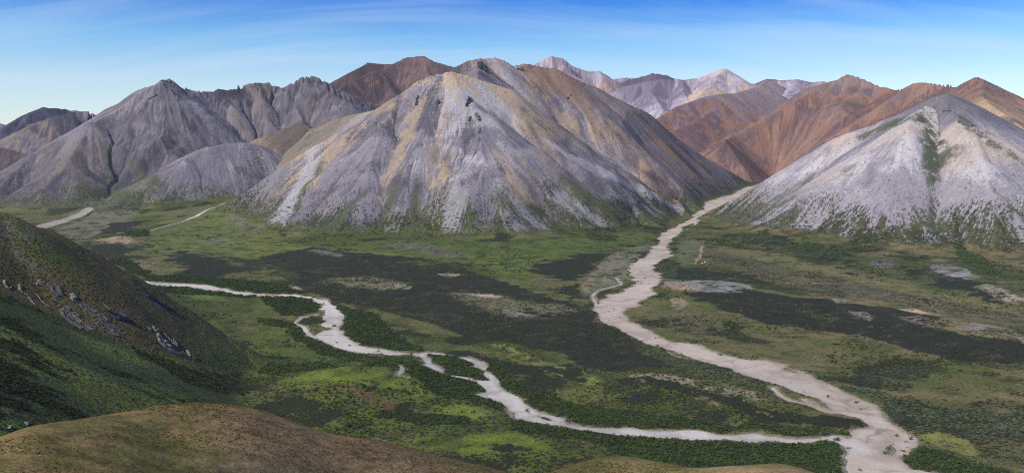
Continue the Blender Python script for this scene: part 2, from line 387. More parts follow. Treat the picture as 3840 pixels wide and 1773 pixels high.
RIVR = ground([(2900,670),(2862,684),(2835,694),(2777,711),(2747,730),(2651,756),(2643,771),(2636,786),(2598,808),(2583,827),(2554,838),(2516,860),(2475,883),(2479,909),(2446,924),(2442,946),(2393,976),(2371,987),(2364,1024),(2378,1058),(2386,1073),(2293,1106),(2241,1129),(2218,1156),(2244,1178),(2248,1208),(2274,1216),(2304,1221),(2337,1242),(2386,1264),(2416,1288),(2472,1303),(2516,1324),(2554,1339),(2628,1350),(2684,1368),(2740,1383),(2796,1406),(2844,1417),(2880,1427),(2932,1442),(3003,1472),(3066,1498),(3104,1528),(3141,1546),(3215,1563),(3253,1583),(3269,1597),(3204,1617),(3185,1641),(3150,1664),(3167,1695),(3148,1710),(3160,1736),(3167,1773),(3150,1860),
  (3620,1860),(3600,1795),(3514,1770),(3417,1762),(3372,1736),(3365,1703),(3435,1669),(3432,1639),(3383,1617),(3324,1576),(3283,1539),(3271,1520),(3208,1490),(3160,1472),(3104,1442),(3059,1419),(2992,1393),(2955,1367),(2880,1352),(2777,1342),(2703,1320),(2647,1301),(2572,1288),(2498,1277),(2460,1264),(2423,1234),(2371,1208),(2352,1182),(2349,1156),(2397,1143),(2423,1117),(2453,1103),(2442,1073),(2490,1050),(2472,1028),(2438,998),(2483,976),(2513,961),(2516,939),(2501,920),(2524,890),(2569,864),(2617,838),(2621,816),(2651,797),(2740,760),(2777,741),(2829,711),(2868,692),(2905,676)])
RIVF = ground([(60,866),(123,849),(209,827),(283,804),(354,784),(403,774),(420,770),(420,775),(403,780),(373,791),(335,806),(272,823),(209,843),(149,862),(90,880)])

WAY = np.full(GX.shape, 999, f32)                # distance to the two rivers that come out of side valleys
idx, d = sdf(RIVR, 520); WAY[idx] = d
lowm = (spur < F + 2)
M = np.where(lowm & (WAY < 500), np.minimum(M, F - 3 + np.maximum(WAY, 0) * .88 + np.maximum(WAY - 250, 0) * .25), M)
KS = 10 + 36 * smooth(5, 130, WAY)

# ------------------------------------------------------------------ put the land together
VAL = smax(F, NEAR, 14.0)                       # valley floor with the near slope
KIND = np.zeros(GX.shape, np.int16)             # 0 floor, 1 near slope, 2 spur, 3/4 hummocks, 10+ mountains
KIND[NEAR > F] = 1
KIND[spur > VAL] = 2
H0 = smax(VAL, spur, 10.0)
mm = M > H0
KIND[mm] = 10 + OWN[mm]
H0 = smax(H0, M, KS)
for q, hum in ((3, HUM1), (4, HUM2)):
    m = hum > H0
    KIND[m] = q; H0 = np.maximum(H0, hum)

# fall lines: smear noise along the slope so that scree, gullies and plants run downhill
r1 = GR_; dth = (TT[1] - TT[0])
hs = H0.copy()
for _ in range(3):
    hs[1:-1, 1:-1] = (hs[1:-1, 1:-1] * 2 + hs[:-2, 1:-1] + hs[2:, 1:-1] + hs[1:-1, :-2] + hs[1:-1, 2:]) / 6
gr = np.gradient(hs, axis=0) / np.gradient(RR)[:, None]
gt = np.gradient(hs, axis=1) / (r1 * dth)
gl = np.sqrt(gr * gr + gt * gt) + 1e-6
SLOPE = gl.copy()
gr /= gl; gt /= gl
sub = np.nonzero((H0 - F > 2.0) & (r1 > 600) & (gl > .12))
sj0, si0 = sub
gr_s = gr.astype(f32); gt_s = gt.astype(f32)
white = RS.rand(NR, NT).astype(f32) * 2 - 1
n1 = fbm(GX, GY, 34, 3, 6)
n2 = fbm(GX, GY, 84, 3, 7)
dRinv = (1.0 / np.gradient(RR)).astype(f32)
FINE = np.zeros((NR, NT), f32); COARSE = FINE.copy(); PATCH = FINE.copy()
jj = sj0.astype(f32); ii = si0.astype(f32); rs_ = RR[sj0].astype(f32)
step = (rs_ / 2900.0 * 5.5).astype(f32)
aF = np.zeros(jj.shape, f32); aC = aF.copy(); aP = aF.copy()
NS = 52
for k_ in range(NS):
    jn = np.clip(np.rint(jj), 0, NR - 1).astype(np.int32); i_n = np.clip(np.rint(ii), 0, NT - 1).astype(np.int32)
    if k_ < 12: aF += white[jn, i_n]
    if k_ % 2 == 0:
        aC += n1[jn, i_n]; aP += n2[jn, i_n]
    jj += gr_s[jn, i_n] * step * dRinv[jn]
    ii += gt_s[jn, i_n] * step / (rs_ * dth)
FINE[sub] = aF / 12 * 3.0; COARSE[sub] = aC / (NS / 2) * 3.0; PATCH[sub] = aP / (NS / 2) * 2.5
HB = H0 - F                                       # height above the valley floor
carve = smooth(12, 60, HB) * smooth(1500, 1800, r1) * np.clip(r1 / 3200, .8, 1.3) * (1 - .45 * smooth(4300, 5600, r1))
carve = carve * np.where(KIND == 10 + MNAMES.index('right'), .6, 1.0)
H1 = H0 + carve * (COARSE * 3.2 + FINE * .75 + PATCH * 6.5) + carve * 3.5 * fbm(GX, GY, 150, 4, 2) * smooth(40, 140, HB)
H1 += carve * 1.6 * fbm(GX, GY, 26, 3, 1) * smooth(100, 220, HB) * smooth(-.1, .5, fbm(GX, GY, 200, 2, 4))
lh = (KIND == 2)
H1 += np.where(lh, .8 * fbm(GX, GY, 22, 4, 3) * smooth(3, 20, HB), 0)
for gname, a in jag.items():
    gi = 10 + MNAMES.index(gname); m = KIND == gi
    top = smooth(60, 10, M.max(axis=0)[None, :] - M) if gname == 'jagged' else smooth(250, 420, HB)
    H1 += np.where(m, top * a * fbm(GX, GY, 170 if gname == 'jagged' else 70, 3, 6), 0)
hit_all = make_hit(H1)

# ------------------------------------------------------------------ outlines traced on the ground
def inside_pts(poly, x, y):
    P = np.array(poly); ins = np.zeros(x.shape, bool)
    for (ax, ay), (bx, by) in zip(P, np.roll(P, -1, 0)):
        if ay != by:
            ins ^= ((ay > y) != (by > y)) & (x < (bx - ax) * (y - ay) / (by - ay) + ax)
    return ins

BROOK = widen([(560,866),(600,852),(634,844),(690,829),(715,818),(738,812),(765,797),(790,784),(813,775),(850,760)], [3, 5, 6, 7, 12, 14, 10, 8, 5, 4])
SIDE1 = widen([(1190,1180),(1160,1186),(1131,1190),(1105,1208),(1139,1227),(1152,1245),(1165,1258),(1190,1266)], [5, 4, 4, 4, 4, 5, 7, 8])
SIDE2 = widen([(1470,1364),(1500,1368),(1510,1380),(1500,1395),(1490,1408),(1530,1416)], [4, 3, 5, 4, 3, 3])
SIDE3 = widen([(2310,1040),(2330,1066),(2240,1090),(2220,1110),(2236,1140),(2236,1165)], [4, 4, 4, 5, 7, 8])
SIDE4 = widen([(2895,1452),(2925,1480),(2960,1500),(3030,1515),(3080,1532),(3130,1550)], [4, 5, 5, 6, 10, 12])
SIDE5 = widen([(3010,1490),(3035,1510),(3060,1525)], [7, 9, 8])
BEDS = [('river', RIVL), ('river', RIVR), ('river', RIVF), ('river', BROOK), ('river', SIDE1), ('river', SIDE2), ('river', SIDE3), ('river', SIDE4), ('river', SIDE5)]
BEDN = ['L', 'R', 'F', 'K', 'L', 'L', 'R', 'R', 'R']
BED = np.full((9,) + GX.shape, 60, f32)
wob = fbm(GX, GY, 34, 4, 2) * 5.6 + fbm(GX, GY, 10, 2, 5) * 2.2
for q, (nm, poly) in enumerate(BEDS):
    idx, d = sdf(poly, 55)
    small = q in (3, 4, 5, 6, 7, 8)
    BED[q][idx] = d + wob[idx] * (.25 if small else np.clip(r1[idx] / 1100, .5, 1.4))
BED[2] = np.where((HB > 12) | (KIND == 2), 60, BED[2]); BED[3] = np.where(KIND >= 10, 60, BED[3])
ISLES = [(1, [(2650,1303),(2720,1311),(2800,1329),(2818,1342),(2760,1339),(2690,1323)]), (1, [(2552,852),(2600,836),(2606,845),(2562,868)]), (1, [(3312,1702),(3322,1678),(3340,1664),(3348,1680),(3332,1706)]),
 (1, [(2900,1362),(2960,1380),(2985,1395),(2940,1386)]), (1, [(2470,1290),(2540,1322),(2600,1342),(2540,1334),(2480,1306)]), (0, [(1736,1348),(1764,1358),(1774,1374),(1752,1364)]), (0, [(1196,1170),(1216,1160),(1212,1180),(1200,1186)]), (0, [(2015,1556),(2060,1566),(2090,1580),(2050,1578)])]
for q_, pts_ in ISLES:
    idx, d = sdf(ground(pts_), 20); BED[q_][idx] = np.maximum(BED[q_][idx], -(d + .5 * wob[idx]))
BD = BED.min(0)
dep = np.where(BD < 0, np.minimum(-BD * .55, 2.2), 0) + np.where(BD > 0, -.8 * smooth(0, 6, BD), -.0) * smooth(30, 8, BD)
HS = H1.copy()                                   # the land before the rivers cut it
onval = (KIND < 10) | (HB < 40)
H1 = (H1 - dep).astype(f32)

# ------------------------------------------------------------------ what grows and lies where
# colours are the surfaces' own, but some rock faces have shade mixed in
c_grass, c_grass2, c_olive, c_heath = lin(76,85,37), lin(96,103,41), lin(112,103,68), lin(52,50,38)
c_willow, c_sage, c_tan, c_gravel = lin(52,66,40), lin(92,104,84), lin(158,142,116), lin(146,142,144)
c_brown, c_slope = lin(104,88,58), lin(98,112,50)
COL = np.zeros(GX.shape + (3,), f32)
SPK = np.zeros(GX.shape, f32)                    # cover of low dark bushes, 0..1
def mix(idx, w, c):
    if idx is None: COL[:] += (c - COL) * w[..., None]
    else: COL[idx] += (c - COL[idx]) * w[..., None]

nA = fbm(GX, GY, 420, 5, 2); nB = fbm(GX, GY, 90, 5, 5); nC = fbm(GX, GY, 24, 4, 1); nH = fbm(GX, GY, 10, 2, 3)
COL[:] = c_grass
mix(None, smooth(-.5, .5, nB + .7 * nC), c_olive * .92)
mix(None, .6 * smooth(.1, .6, nC + .5 * nB), lin(70,80,40))
mix(None, .75 * smooth(.0, .6, nA + .5 * nC), c_grass2)
SPK[:] = .2 + .3 * smooth(-.3, .5, nA - nB) + .5 * smooth(.15, .5, fbm(GX, GY, 60, 4, 7))
# the lower right is a drier olive heath, streaked
east = smooth(0, 250, GX - 90 - .12 * GY)
mix(None, east * smooth(-.7, .3, nB) * .85, c_olive)
mix(None, east * smooth(.0, .5, nB * .6 - nC) * .5, lin(128,110,78))
SPK[:] = SPK * (1 - .45 * east) + east * (.06 + .22 * smooth(-.2, .5, nC + nB))

def patch(pts, c=None, spk=None, edge=6.0, amp=10.0, alpha=1.0, nz=None, hit=None, thr=0.0):
    amp = amp * 1.25 + 2.5
    idx, d = sdf(ground(pts, hit), 60 if amp < 25 else 100)
    sc = np.clip(r1[idx] / 1400, .4, 2.2)
    d = d + amp * sc * (nB[idx] * .5 + nC[idx] * .8 + nH[idx] * .6) + thr * sc
    if c is not None: c = (c if c is c_heath else c * (.80 if c[1] > c[0] else .92))[None] * (1 + .28 * nC[idx] + .22 * nH[idx])[:, None]
    w = smooth(edge * sc, -edge * sc, d) * alpha
    if .25 < alpha < .95 or (c is not None and spk is not None and spk < .5 and amp < 30): w = w * smooth(-1.0, -.15, nC[idx] * .9 + nB[idx] * .5 + nH[idx] * .7)
    if c is not None: mix(idx, w, c)
    if spk is not None: SPK[idx] += (spk - SPK[idx]) * w
    return idx, w

# valley patches (outlines read off the photograph, laid on the ground)
patch([(0,1280),(880,1290),(960,1190),(1000,1100),(520,1040),(300,960),(60,880)], c_grass, .35, 20)
patch([(200,860),(420,780),(520,800),(420,870),(300,905),(240,885)], lin(104,100,80), .1, 5, 6)
patch([(500,900),(560,870),(800,770),(900,780),(1000,850),(960,950),(700,960),(560,950)], lin(102,108,54), .12, 14, 16)
for cx, cy in ((820,790),(880,830),(940,860),(800,900)): patch([(cx-50,cy),(cx,cy-14),(cx+60,cy+4),(cx+20,cy+22)], lin(112,110,92), .2, 10, 14, .7)
patch([(930,880),(1100,915),(1180,925),(1130,940),(1000,960),(930,970),(860,960)], lin(108,114,48), .06, 8, 8)
patch([(1180,925),(1400,905),(1700,900),(2000,905),(2200,890),(2440,870),(2470,890),(2300,930),(2150,960),(1990,990),(2030,1060),(1880,1010),(1600,965),(1400,945)], lin(88,102,42), .22, 8, 12)
patch([(1700,960),(1900,940),(2100,970),(2040,1000),(1990,1040),(2060,1100),(1990,1090),(1900,1040)], lin(96,108,46), .3, 8, 10)
patch([(960,968),(1035,950),(1109,939),(1172,925),(1258,939),(1407,952),(1594,968),(1705,994),(1780,1024),(1873,1054),(1920,1065),(2032,1106),(2159,1140),(2229,1167),(2248,1208),(2304,1223),(2360,1249),(2390,1309),(2498,1357),(2531,1376),(2442,1385),(2293,1394),(2218,1380),(2192,1368),(2144,1353),(2129,1327),(2069,1320),(2006,1309),(1920,1283),(1799,1271),(1676,1242),(1631,1212),(1482,1180),(1333,1141),(1236,1130),(1139,1091),(1124,1073),(1102,1058),(1053,1035),(997,991)], c_heath, .55, 3, 5)
patch([(975,990),(1060,1000),(1130,1030),(1090,1050),(1020,1030)], lin(104,108,60), .55, 4, 14, .9)
patch([(1185,1058),(1270,1038),(1400,1036),(1540,1062),(1548,1078),(1440,1094),(1300,1074)], lin(130,124,92), .34, 4, 14, .8)
patch([(1460,1060),(1520,1060),(1545,1080),(1500,1084)], lin(150,146,120), .15, 4, 10, .8)
patch([(1140,938),(1200,934),(1310,958),(1260,962),(1180,950)], lin(134,126,110), .3, 3, 10, .8)
patch([(1490,980),(1560,975),(1720,990),(1700,1000),(1580,995)], lin(104,112,48), .5, 4, 14, .8)
patch([(1672,1100),(1760,1093),(1900,1108),(2000,1128),(2120,1140),(2180,1160),(2050,1192),(1920,1190),(1800,1165),(1740,1130)], lin(126,118,88), .42, 4, 16, .85)
patch([(1745,1098),(1850,1104),(1900,1116),(1820,1116)], lin(168,150,130), .1, 3, 6)
patch([(1860,1155),(1960,1165),(2060,1182),(1960,1186),(1880,1172)], lin(124,118,106), .25, 3, 10)
patch([(1630,1028),(1690,1022),(1750,1032),(1690,1038)], lin(150,136,110), .2, 3, 8)
patch([(1990,1340),(2200,1395),(2250,1410),(2240,1450),(2150,1430),(2000,1370),(1880,1330),(1850,1290),(1920,1290)], lin(118,116,62), .28, 4, 10)
# heath right of the pink river
patch([(2576,1095),(2703,1095),(2829,1091),(2880,1099),(2973,1114),(3119,1122),(3215,1141),(3361,1160),(3536,1189),(3476,1223),(3588,1249),(3840,1283),(4000,1320),(4000,1385),(3840,1361),(3737,1357),(3625,1350),(3551,1339),(3476,1324),(3402,1309),(3309,1279),(3215,1257),(3104,1245),(2992,1229),(2880,1212),(2777,1178),(2703,1163),(2688,1134),(2610,1122)], c_heath, .6, 3, 5)
patch([(2980,1160),(3100,1170),(3190,1205),(3120,1210),(3030,1190)], lin(96,108,42), .5, 4, 12, .85)
patch([(2546,1050),(2572,1009),(2665,998),(2777,1024),(2880,1058),(2852,1073),(2740,1054)], c_heath, .75, 5, 10, .9)
patch([(2630,940),(2700,920),(2800,960),(3000,1010),(3300,1070),(3840,1190),(3840,1240),(3500,1170),(3200,1110),(2900,1060),(2760,1010),(2640,990)], lin(112,104,80), .52, 8, 14, .8)
patch([(2660,900),(2740,930),(2900,950),(3150,1010),(3500,1090),(3840,1170),(3840,1190),(3400,1100),(3000,1010),(2720,950)], lin(110,108,66), .2, 5, 8, .8)
patch([(2720,890),(2950,900),(3250,960),(3840,1010),(3840,1110),(3600,1090),(3250,1030),(2900,940)], lin(84,100,40), .5, 8, 12, .8)
for q in ([(2880,880),(2943,886),(2914,931),(2870,940)], [(3076,965),(3140,950),(3150,975),(3090,990)], [(3140,985),(3200,965),(3200,1000),(3150,1010)], [(3180,1015),(3240,1005),(3235,1035),(3200,1035)],
          [(3480,1030),(3700,1060),(3640,1090),(3520,1070)], [(3640,1080),(3780,1100),(3720,1130),(3640,1110)], [(3380,1000),(3470,1010),(3450,1040),(3380,1030)]):
    patch(q, c_heath, .85, 4, 12)
patch([(1995,994),(2106,972),(2248,961),(2226,1017),(2173,1054),(2106,1058),(2032,1028)], lin(62,64,46), .78, 4, 14)
patch([(2075,1085),(2173,1060),(2180,1110),(2140,1125)], c_heath, .7, 4, 8)
patch([(347,883),(406,838),(552,827),(485,864),(429,877)], c_heath, .6, 3, 5)
patch([(641,953),(690,942),(783,961),(861,983),(880,1006),(839,1024),(727,1021),(671,998),(626,983)], c_heath, .8, 4, 12)
patch([(324,916),(466,916),(503,942),(410,976),(354,961)], lin(70,72,48), .8, 4, 10)
# tan and grey gravel knolls
patch([(350,902),(420,885),(480,888),(520,905),(490,917),(400,914)], lin(150,130,104), .15, 3, 5)
patch([(515,990),(550,978),(580,985),(560,1002),(525,1000)], lin(128,110,82), .15, 3, 5)
patch([(1445,915),(1520,905),(1620,920),(1740,950),(1770,965),(1700,968),(1560,945),(1460,932)], lin(110,104,92), .4, 5, 10, .9)
patch([(2173,1080),(2190,1050),(2240,1000),(2290,955),(2380,925),(2450,915),(2430,950),(2380,975),(2360,1010),(2362,1050),(2300,1078),(2230,1098),(2200,1112)], lin(112,108,88), .1, 3, 3)
patch([(2173,1080),(2230,1010),(2260,975),(2300,950),(2330,945),(2270,985),(2230,1040),(2200,1095)], lin(128,112,90), .08, 3, 3)
patch([(2530,960),(2545,910),(2600,895),(2640,910),(2630,950),(2600,990),(2560,1005)], lin(98,104,72), .06, 3, 3)
patch([(2640,900),(2632,960),(2606,992),(2596,992),(2622,955),(2630,920)], lin(176,152,130), .05, 2, 2)
patch([(2479,1060),(2600,1050),(2700,1052),(2790,1062),(2830,1080),(2780,1098),(2660,1095),(2560,1087),(2490,1075)], lin(132,128,122), .12, 3, 4)
patch([(2470,1068),(2560,1066),(2620,1080),(2570,1092),(2500,1082)], lin(144,122,94), .15, 3, 5)
patch([(3476,990),(3560,992),(3640,1012),(3674,1038),(3620,1050),(3560,1042),(3500,1018)], lin(132,128,126), .12, 3, 5)
patch([(3460,1000),(3510,1020),(3580,1045),(3620,1052),(3560,1052),(3480,1030)], lin(110,108,96), .7, 4, 8)
patch([(3245,988),(3290,970),(3345,972),(3370,990),(3340,1010),(3270,1008)], lin(124,116,108), .5, 3, 6)
patch([(3650,1075),(3700,1063),(3770,1082),(3860,1125),(3860,1145),(3760,1130),(3700,1100)], lin(150,140,118), .3, 3, 7)
patch([(3585,1212),(3650,1208),(3740,1223),(3860,1270),(3860,1290),(3760,1265),(3650,1243),(3590,1235)], lin(130,122,110), .15, 3, 5)
patch([(3600,1235),(3700,1245),(3800,1270),(3700,1265)], lin(150,130,100), .5, 3, 6)
patch([(3361,1156),(3430,1157),(3525,1180),(3440,1176)], lin(182,156,126), .06, 2, 3)
patch([(3119,1118),(3180,1122),(3185,1138),(3130,1135)], lin(132,128,120), .08, 3, 3)
patch([(3175,1165),(3240,1168),(3290,1190),(3260,1202),(3200,1190)], lin(138,130,114), .45, 3, 6)
patch([(3360,1187),(3450,1184),(3540,1205),(3520,1224),(3420,1212)], lin(144,130,112), .42, 3, 8)
patch([(2509,1119),(2555,1113),(2587,1137),(2561,1156),(2524,1163)], lin(140,124,98), .05, 2, 2)
patch([(2500,1180),(2560,1160),(2700,1180),(2700,1240),(2600,1270),(2480,1260)], lin(116,104,78), .35, 6, 14, .7)
patch([(2300,1408),(2440,1398),(2600,1420),(2760,1450),(2860,1480),(2880,1500),(2760,1500),(2620,1450),(2480,1425),(2380,1420)], lin(150,138,116), .4, 3, 7, .9)
patch([(2310,1422),(2420,1410),(2530,1432),(2650,1472),(2780,1502),(2880,1545),(3000,1556),(3140,1562),(3262,1594),(3200,1615),(3100,1602),(2960,1574),(2850,1562),(2700,1508),(2560,1468),(2450,1444),(2330,1440)], lin(62,52,38), .8, 2.5, 6)
patch([(2598,1470),(2684,1503),(2706,1524),(2628,1507)], lin(150,130,98), .1, 3, 7, .6)
patch([(2385,1418),(2410,1418),(2440,1455),(2400,1445)], lin(150,130,98), .12, 3, 7, .6)
patch([(2840,1540),(2900,1552),(2890,1572),(2830,1556)], lin(150,130,98), .12, 3, 7, .6)
patch([(3205,1614),(3265,1596),(3262,1602),(3215,1622)], lin(190,160,124), .02, 1.5, 1)
patch([(1087,1065),(1110,1068),(1139,1091),(1184,1101),(1240,1126),(1236,1132),(1180,1112),(1130,1100),(1084,1072)], lin(168,148,116), .1, 3, 4, .7)
# greens between the thickets
patch([(960,1110),(1020,1140),(1053,1182),(1109,1215),(1150,1262),(1330,1340),(1410,1360),(1300,1375),(1080,1400),(960,1410),(900,1370),(940,1250)], lin(90,102,42), .36, 8, 16)
patch([(675,1099),(801,1099),(857,1129),(727,1125)], lin(92,108,44), .05, 4, 4)
patch([(1070,1183),(1100,1178),(1110,1204),(1080,1210)], lin(112,116,52), .05, 3, 3)
patch([(1080,1402),(1200,1385),(1450,1382),(1530,1410),(1640,1490),(1560,1500),(1300,1440),(1100,1430)], lin(100,110,46), .18, 4, 6)
patch([(1213,1442),(1277,1438),(1389,1472),(1500,1524),(1445,1541),(1351,1492)], lin(94,72,54), .2, 4, 6)
patch([(1620,1520),(1750,1510),(1860,1550),(1780,1575),(1640,1560)], lin(108,120,52), .3, 5, 8)
patch([(1519,1647),(1700,1640),(1817,1628),(1920,1621),(2013,1642),(2060,1680),(1920,1700),(1780,1700),(1600,1680)], lin(98,112,42), .12, 6, 8)
patch([(1290,1400),(1340,1440),(1240,1440),(1060,1425)], lin(100,120,40), .2, 5, 8)
patch([(3420,1620),(3520,1610),(3640,1650),(3680,1720),(3560,1690),(3440,1650)], lin(120,118,60), .2, 6, 6)
patch([(3111,1446),(3215,1487),(3283,1531),(3365,1591),(3476,1621),(3700,1640),(3900,1660),(3900,1560),(3663,1539),(3439,1509),(3327,1479),(3215,1457)], lin(76,84,60), .5, 6, 10)
patch([(3640,1560),(3740,1570),(3800,1620),(3700,1600)], lin(110,108,100), .3, 5, 10, .6)
patch([(2360,1264),(2442,1294),(2516,1331),(2628,1353),(2740,1391),(2852,1424),(2900,1480),(2777,1435),(2628,1406),(2516,1368),(2423,1324)], lin(88,96,62), .5, 5, 8)
patch([(2442,994),(2494,968),(2546,1009),(2531,1043),(2479,1035)], lin(70,78,58), .75, 4, 6)
patch([(2400,950),(2440,930),(2446,950),(2390,980)], lin(80,84,66), .6, 4, 6)
patch([(2160,1120),(2330,1075),(2290,1100),(2240,1126)], lin(84,88,68), .6, 3, 6)

nI = fbm(GX, GY, 17, 3, 4); fl0 = (KIND == 0) & (r1 < 2700)
mix(None, fl0 * smooth(.30, .62, nI) * .55 * np.clip(SPK * 1.4, 0, 1), lin(98,95,58))
mix(None, fl0 * smooth(.28, .6, -nI) * .5, lin(52,56,34))
# willow thickets: the ground under the bushes
THICK = [
 ([(1236,1134),(1333,1160),(1426,1182),(1441,1219),(1482,1249),(1519,1286),(1594,1316),(1482,1316),(1389,1301),(1325,1290),(1288,1242),(1284,1204),(1273,1167)], 1.0),
 ([(960,1111),(1072,1113),(1165,1122),(1202,1141),(1184,1175),(1109,1186),(1053,1182),(1020,1145)], 1.0),
 ([(960,1190),(1100,1215),(1150,1262),(1230,1295),(1330,1330),(1430,1340),(1540,1345),(1590,1380),(1500,1375),(1380,1375),(1250,1340),(1130,1290),(1060,1230),(980,1215)], .9),
 ([(1601,1327),(1705,1341),(1769,1362),(1828,1424),(1705,1409),(1661,1394),(1612,1353)], 1.0),
 ([(1512,1346),(1590,1372),(1657,1400),(1780,1435),(1821,1473),(1892,1518),(1892,1543),(1743,1503),(1631,1473),(1556,1417),(1500,1380)], .95),
 ([(1869,1430),(1920,1440),(2069,1470),(2114,1505),(2218,1516),(2330,1539),(2479,1561),(2628,1572),(2740,1598),(2815,1609),(2710,1628),(2602,1606),(2423,1608),(2274,1602),(2129,1585),(2106,1559),(2013,1538),(1957,1492),(1905,1465)], 1.0),
 ([(1825,1365),(1869,1361),(1900,1400),(1930,1440),(1869,1426)], 1.0),
 ([(1920,1572),(2069,1594),(2181,1618),(2293,1632),(2516,1650),(2721,1652),(2880,1663),(3029,1668),(3089,1656),(3141,1660),(3160,1692),(3150,1721),(3158,1773),(3150,1840),(2880,1840),(2600,1800),(2405,1730),(2311,1700),(2218,1650),(2069,1636),(1920,1615)], 1.0),
 ([(3365,1708),(3439,1682),(3514,1688),(3625,1721),(3737,1759),(3840,1790),(3840,1850),(3520,1800),(3412,1757),(3376,1728)], .95),
 ([(1415,1554),(1519,1550),(1668,1554),(1761,1569),(1724,1591),(1612,1591),(1482,1569)], .95),
 ([(1340,1580),(1420,1565),(1400,1590),(1330,1610),(1250,1615)], .7),
 ([(522,1028),(708,1035),(960,1054),(1072,1076),(1169,1103),(1083,1101),(960,1098),(830,1078),(738,1062),(559,1054)], .9),
 ([(552,1069),(701,1080),(812,1095),(960,1112),(960,1120),(783,1108),(634,1103)], .8),
 ([(400,975),(470,965),(520,1000),(560,1025),(520,1035),(450,1000)], .8),
 ([(2880,1590),(2960,1595),(3100,1612),(3190,1622),(3180,1638),(3060,1634),(2990,1642),(2900,1625),(2840,1610),(2740,1600)], .9),
 ([(2914,909),(3104,916),(3327,912),(3342,931),(3215,953),(3141,968),(3048,980),(2981,961)], .55),
 ([(3570,912),(3625,946),(3681,961),(3756,1028),(3700,1021),(3607,976),(3581,942)], .9),
 ([(3383,961),(3476,961),(3484,976),(3402,980)], .7),
 ([(466,868),(559,860),(559,883),(503,890)], .9),
 ([(2181,879),(2315,883),(2308,907),(2218,898)], .6),
 ([(2628,898),(2740,875),(2880,870),(2900,900),(2777,931),(2684,909)], .5),
 ([(1320,1435),(1440,1455),(1560,1470),(1600,1480),(1480,1478),(1380,1462)], .7),
 ([(1080,1465),(1160,1462),(1170,1475),(1100,1480)], .7),
 ([(1000,1335),(1150,1340),(1280,1375),(1200,1390),(1060,1400),(980,1400)], .55),
 ([(1575,1650),(1700,1640),(1650,1670),(1540,1670)], .6),
]
for pts, dn in THICK:
    patch(pts, c_willow, .5, 3, 4, dn)

# near slope, spur and the two shoulders of the viewpoint hill
w1 = (KIND == 1)
wn_ = smooth(1, 14, NEAR - F) * (r1 < 1500)
nE = fbm(GX, GY, 60, 5, 6); nF = fbm(GX, GY, 14, 3, 7); nG = fbm(GX, GY, 150, 3, 3)
t = c_slope + (lin(88,96,34) - c_slope) * smooth(-.1, .5, nE)[..., None]
t = t + (lin(80,66,38) - t) * smooth(.05, .6, nG + .35 * nF)[..., None] * .8
t = t + (lin(50,58,34) - t) * smooth(.0, .5, -nG - .4 * nE)[..., None] * .8
mix(None, wn_, 0); COL += 1.15 * t * wn_[..., None]
SPK += (.48 - SPK) * wn_
ws = smooth(-2, 4, spur - VAL) * (r1 < 1500)
low = smooth(25, 0, spur - F)
t = lin(104,92,58) + (lin(92,98,50) - lin(104,92,58)) * smooth(-.3, .4, nE)[..., None]
t = t + (lin(108,102,100) - t) * (smooth(85, 130, H1) * smooth(-.2, .5, nG + nF * .5) * .75)[..., None]
t = t + (lin(84,92,44) - t) * (low * .8)[..., None]
mix(None, ws, 0); COL += .85 * t * ws[..., None]
SPK += (.42 - SPK) * ws
ROCKY = [[(222,1158),(260,1150),(300,1175),(350,1225),(330,1242),(280,1222),(240,1195)], [(300,1135),(340,1150),(400,1185),(450,1245),(440,1262),(390,1235),(330,1180)], [(405,1155),(470,1172),(515,1212),(470,1215),(420,1185)], [(586,1250),(640,1290),(676,1330),(640,1325),(600,1290)], [(190,1070),(225,1070),(240,1112),(215,1112),(195,1098)], [(530,1098),(580,1118),(655,1162),(610,1160),(560,1130)], [(540,1215),(595,1225),(590,1245),(560,1240)]]
for q_ in ROCKY: patch(q_, lin(104,101,102), .3, 1.5, 3, .9, hit=hit_all)
patch([(0,830),(60,840),(150,890),(170,930),(90,900),(0,880)], lin(108,102,98), .25, 6, 12, .7, hit=hit_all)
patch([(0,905),(60,930),(130,985),(170,1010),(120,1010),(40,960),(0,940)], lin(104,99,95), .3, 5, 12, .6, hit=hit_all)
h1 = KIND == 3; h2 = KIND == 4
t = lin(122,104,72) + (lin(112,100,70) - lin(122,104,72)) * smooth(-.4, .4, fbm(GX, GY, 40, 4, 1))[..., None]
t = t + (lin(122,92,56) - t) * smooth(0, .6, fbm(GX, GY, 12, 4, 3) + smooth(-60, 60, GX) - .5)[..., None] * .3
# greener band down the left shoulder
lft = smooth(.0, .09, -np.arctan2(GX, GY) - .385 + .06 * fbm(GX, GY, 30, 3, 2) + smooth(120, 215, GR_) * .12)
t = t + ((lin(112,104,54) + (lin(132,112,66) - lin(112,104,54)) * smooth(0, .5, fbm(GX, GY, 9, 4, 6))[..., None]) - t) * lft[..., None]
t = t + (lin(74,82,38) - t) * (smooth(.12, .0, abs(np.arctan2(GX, GY) + .40 + (RR[:, None] - 200) * .0016)) * smooth(-.4, .3, fbm(GX, GY, 20, 3, 4)) * .8)[..., None]
t = t + (lin(96,92,50) - t) * (smooth(.02, .12, np.arctan2(GX, GY) + .16) * smooth(-.3, .3, fbm(GX, GY, 18, 4, 2)))[..., None] * .7
q1 = fbm(GX * .6 + GY * .3, GY * 1.5 - GX * .2, 7, 4, 2); q2 = fbm(GX, GY, 2.6, 3, 5)
t = t * (1 + .12 * q1 + .15 * q2)[..., None]
t = t + (lin(150,136,108) - t) * (smooth(.5, .75, q2 + .5 * q1) * .25)[..., None]
t = t + (lin(66,58,38) - t) * (smooth(.42, .7, -q2 - .6 * q1) * .45)[..., None]
t = t * np.array([.88, .82, .84], f32)
COL[h1] = t[h1]; SPK[h1] = .16
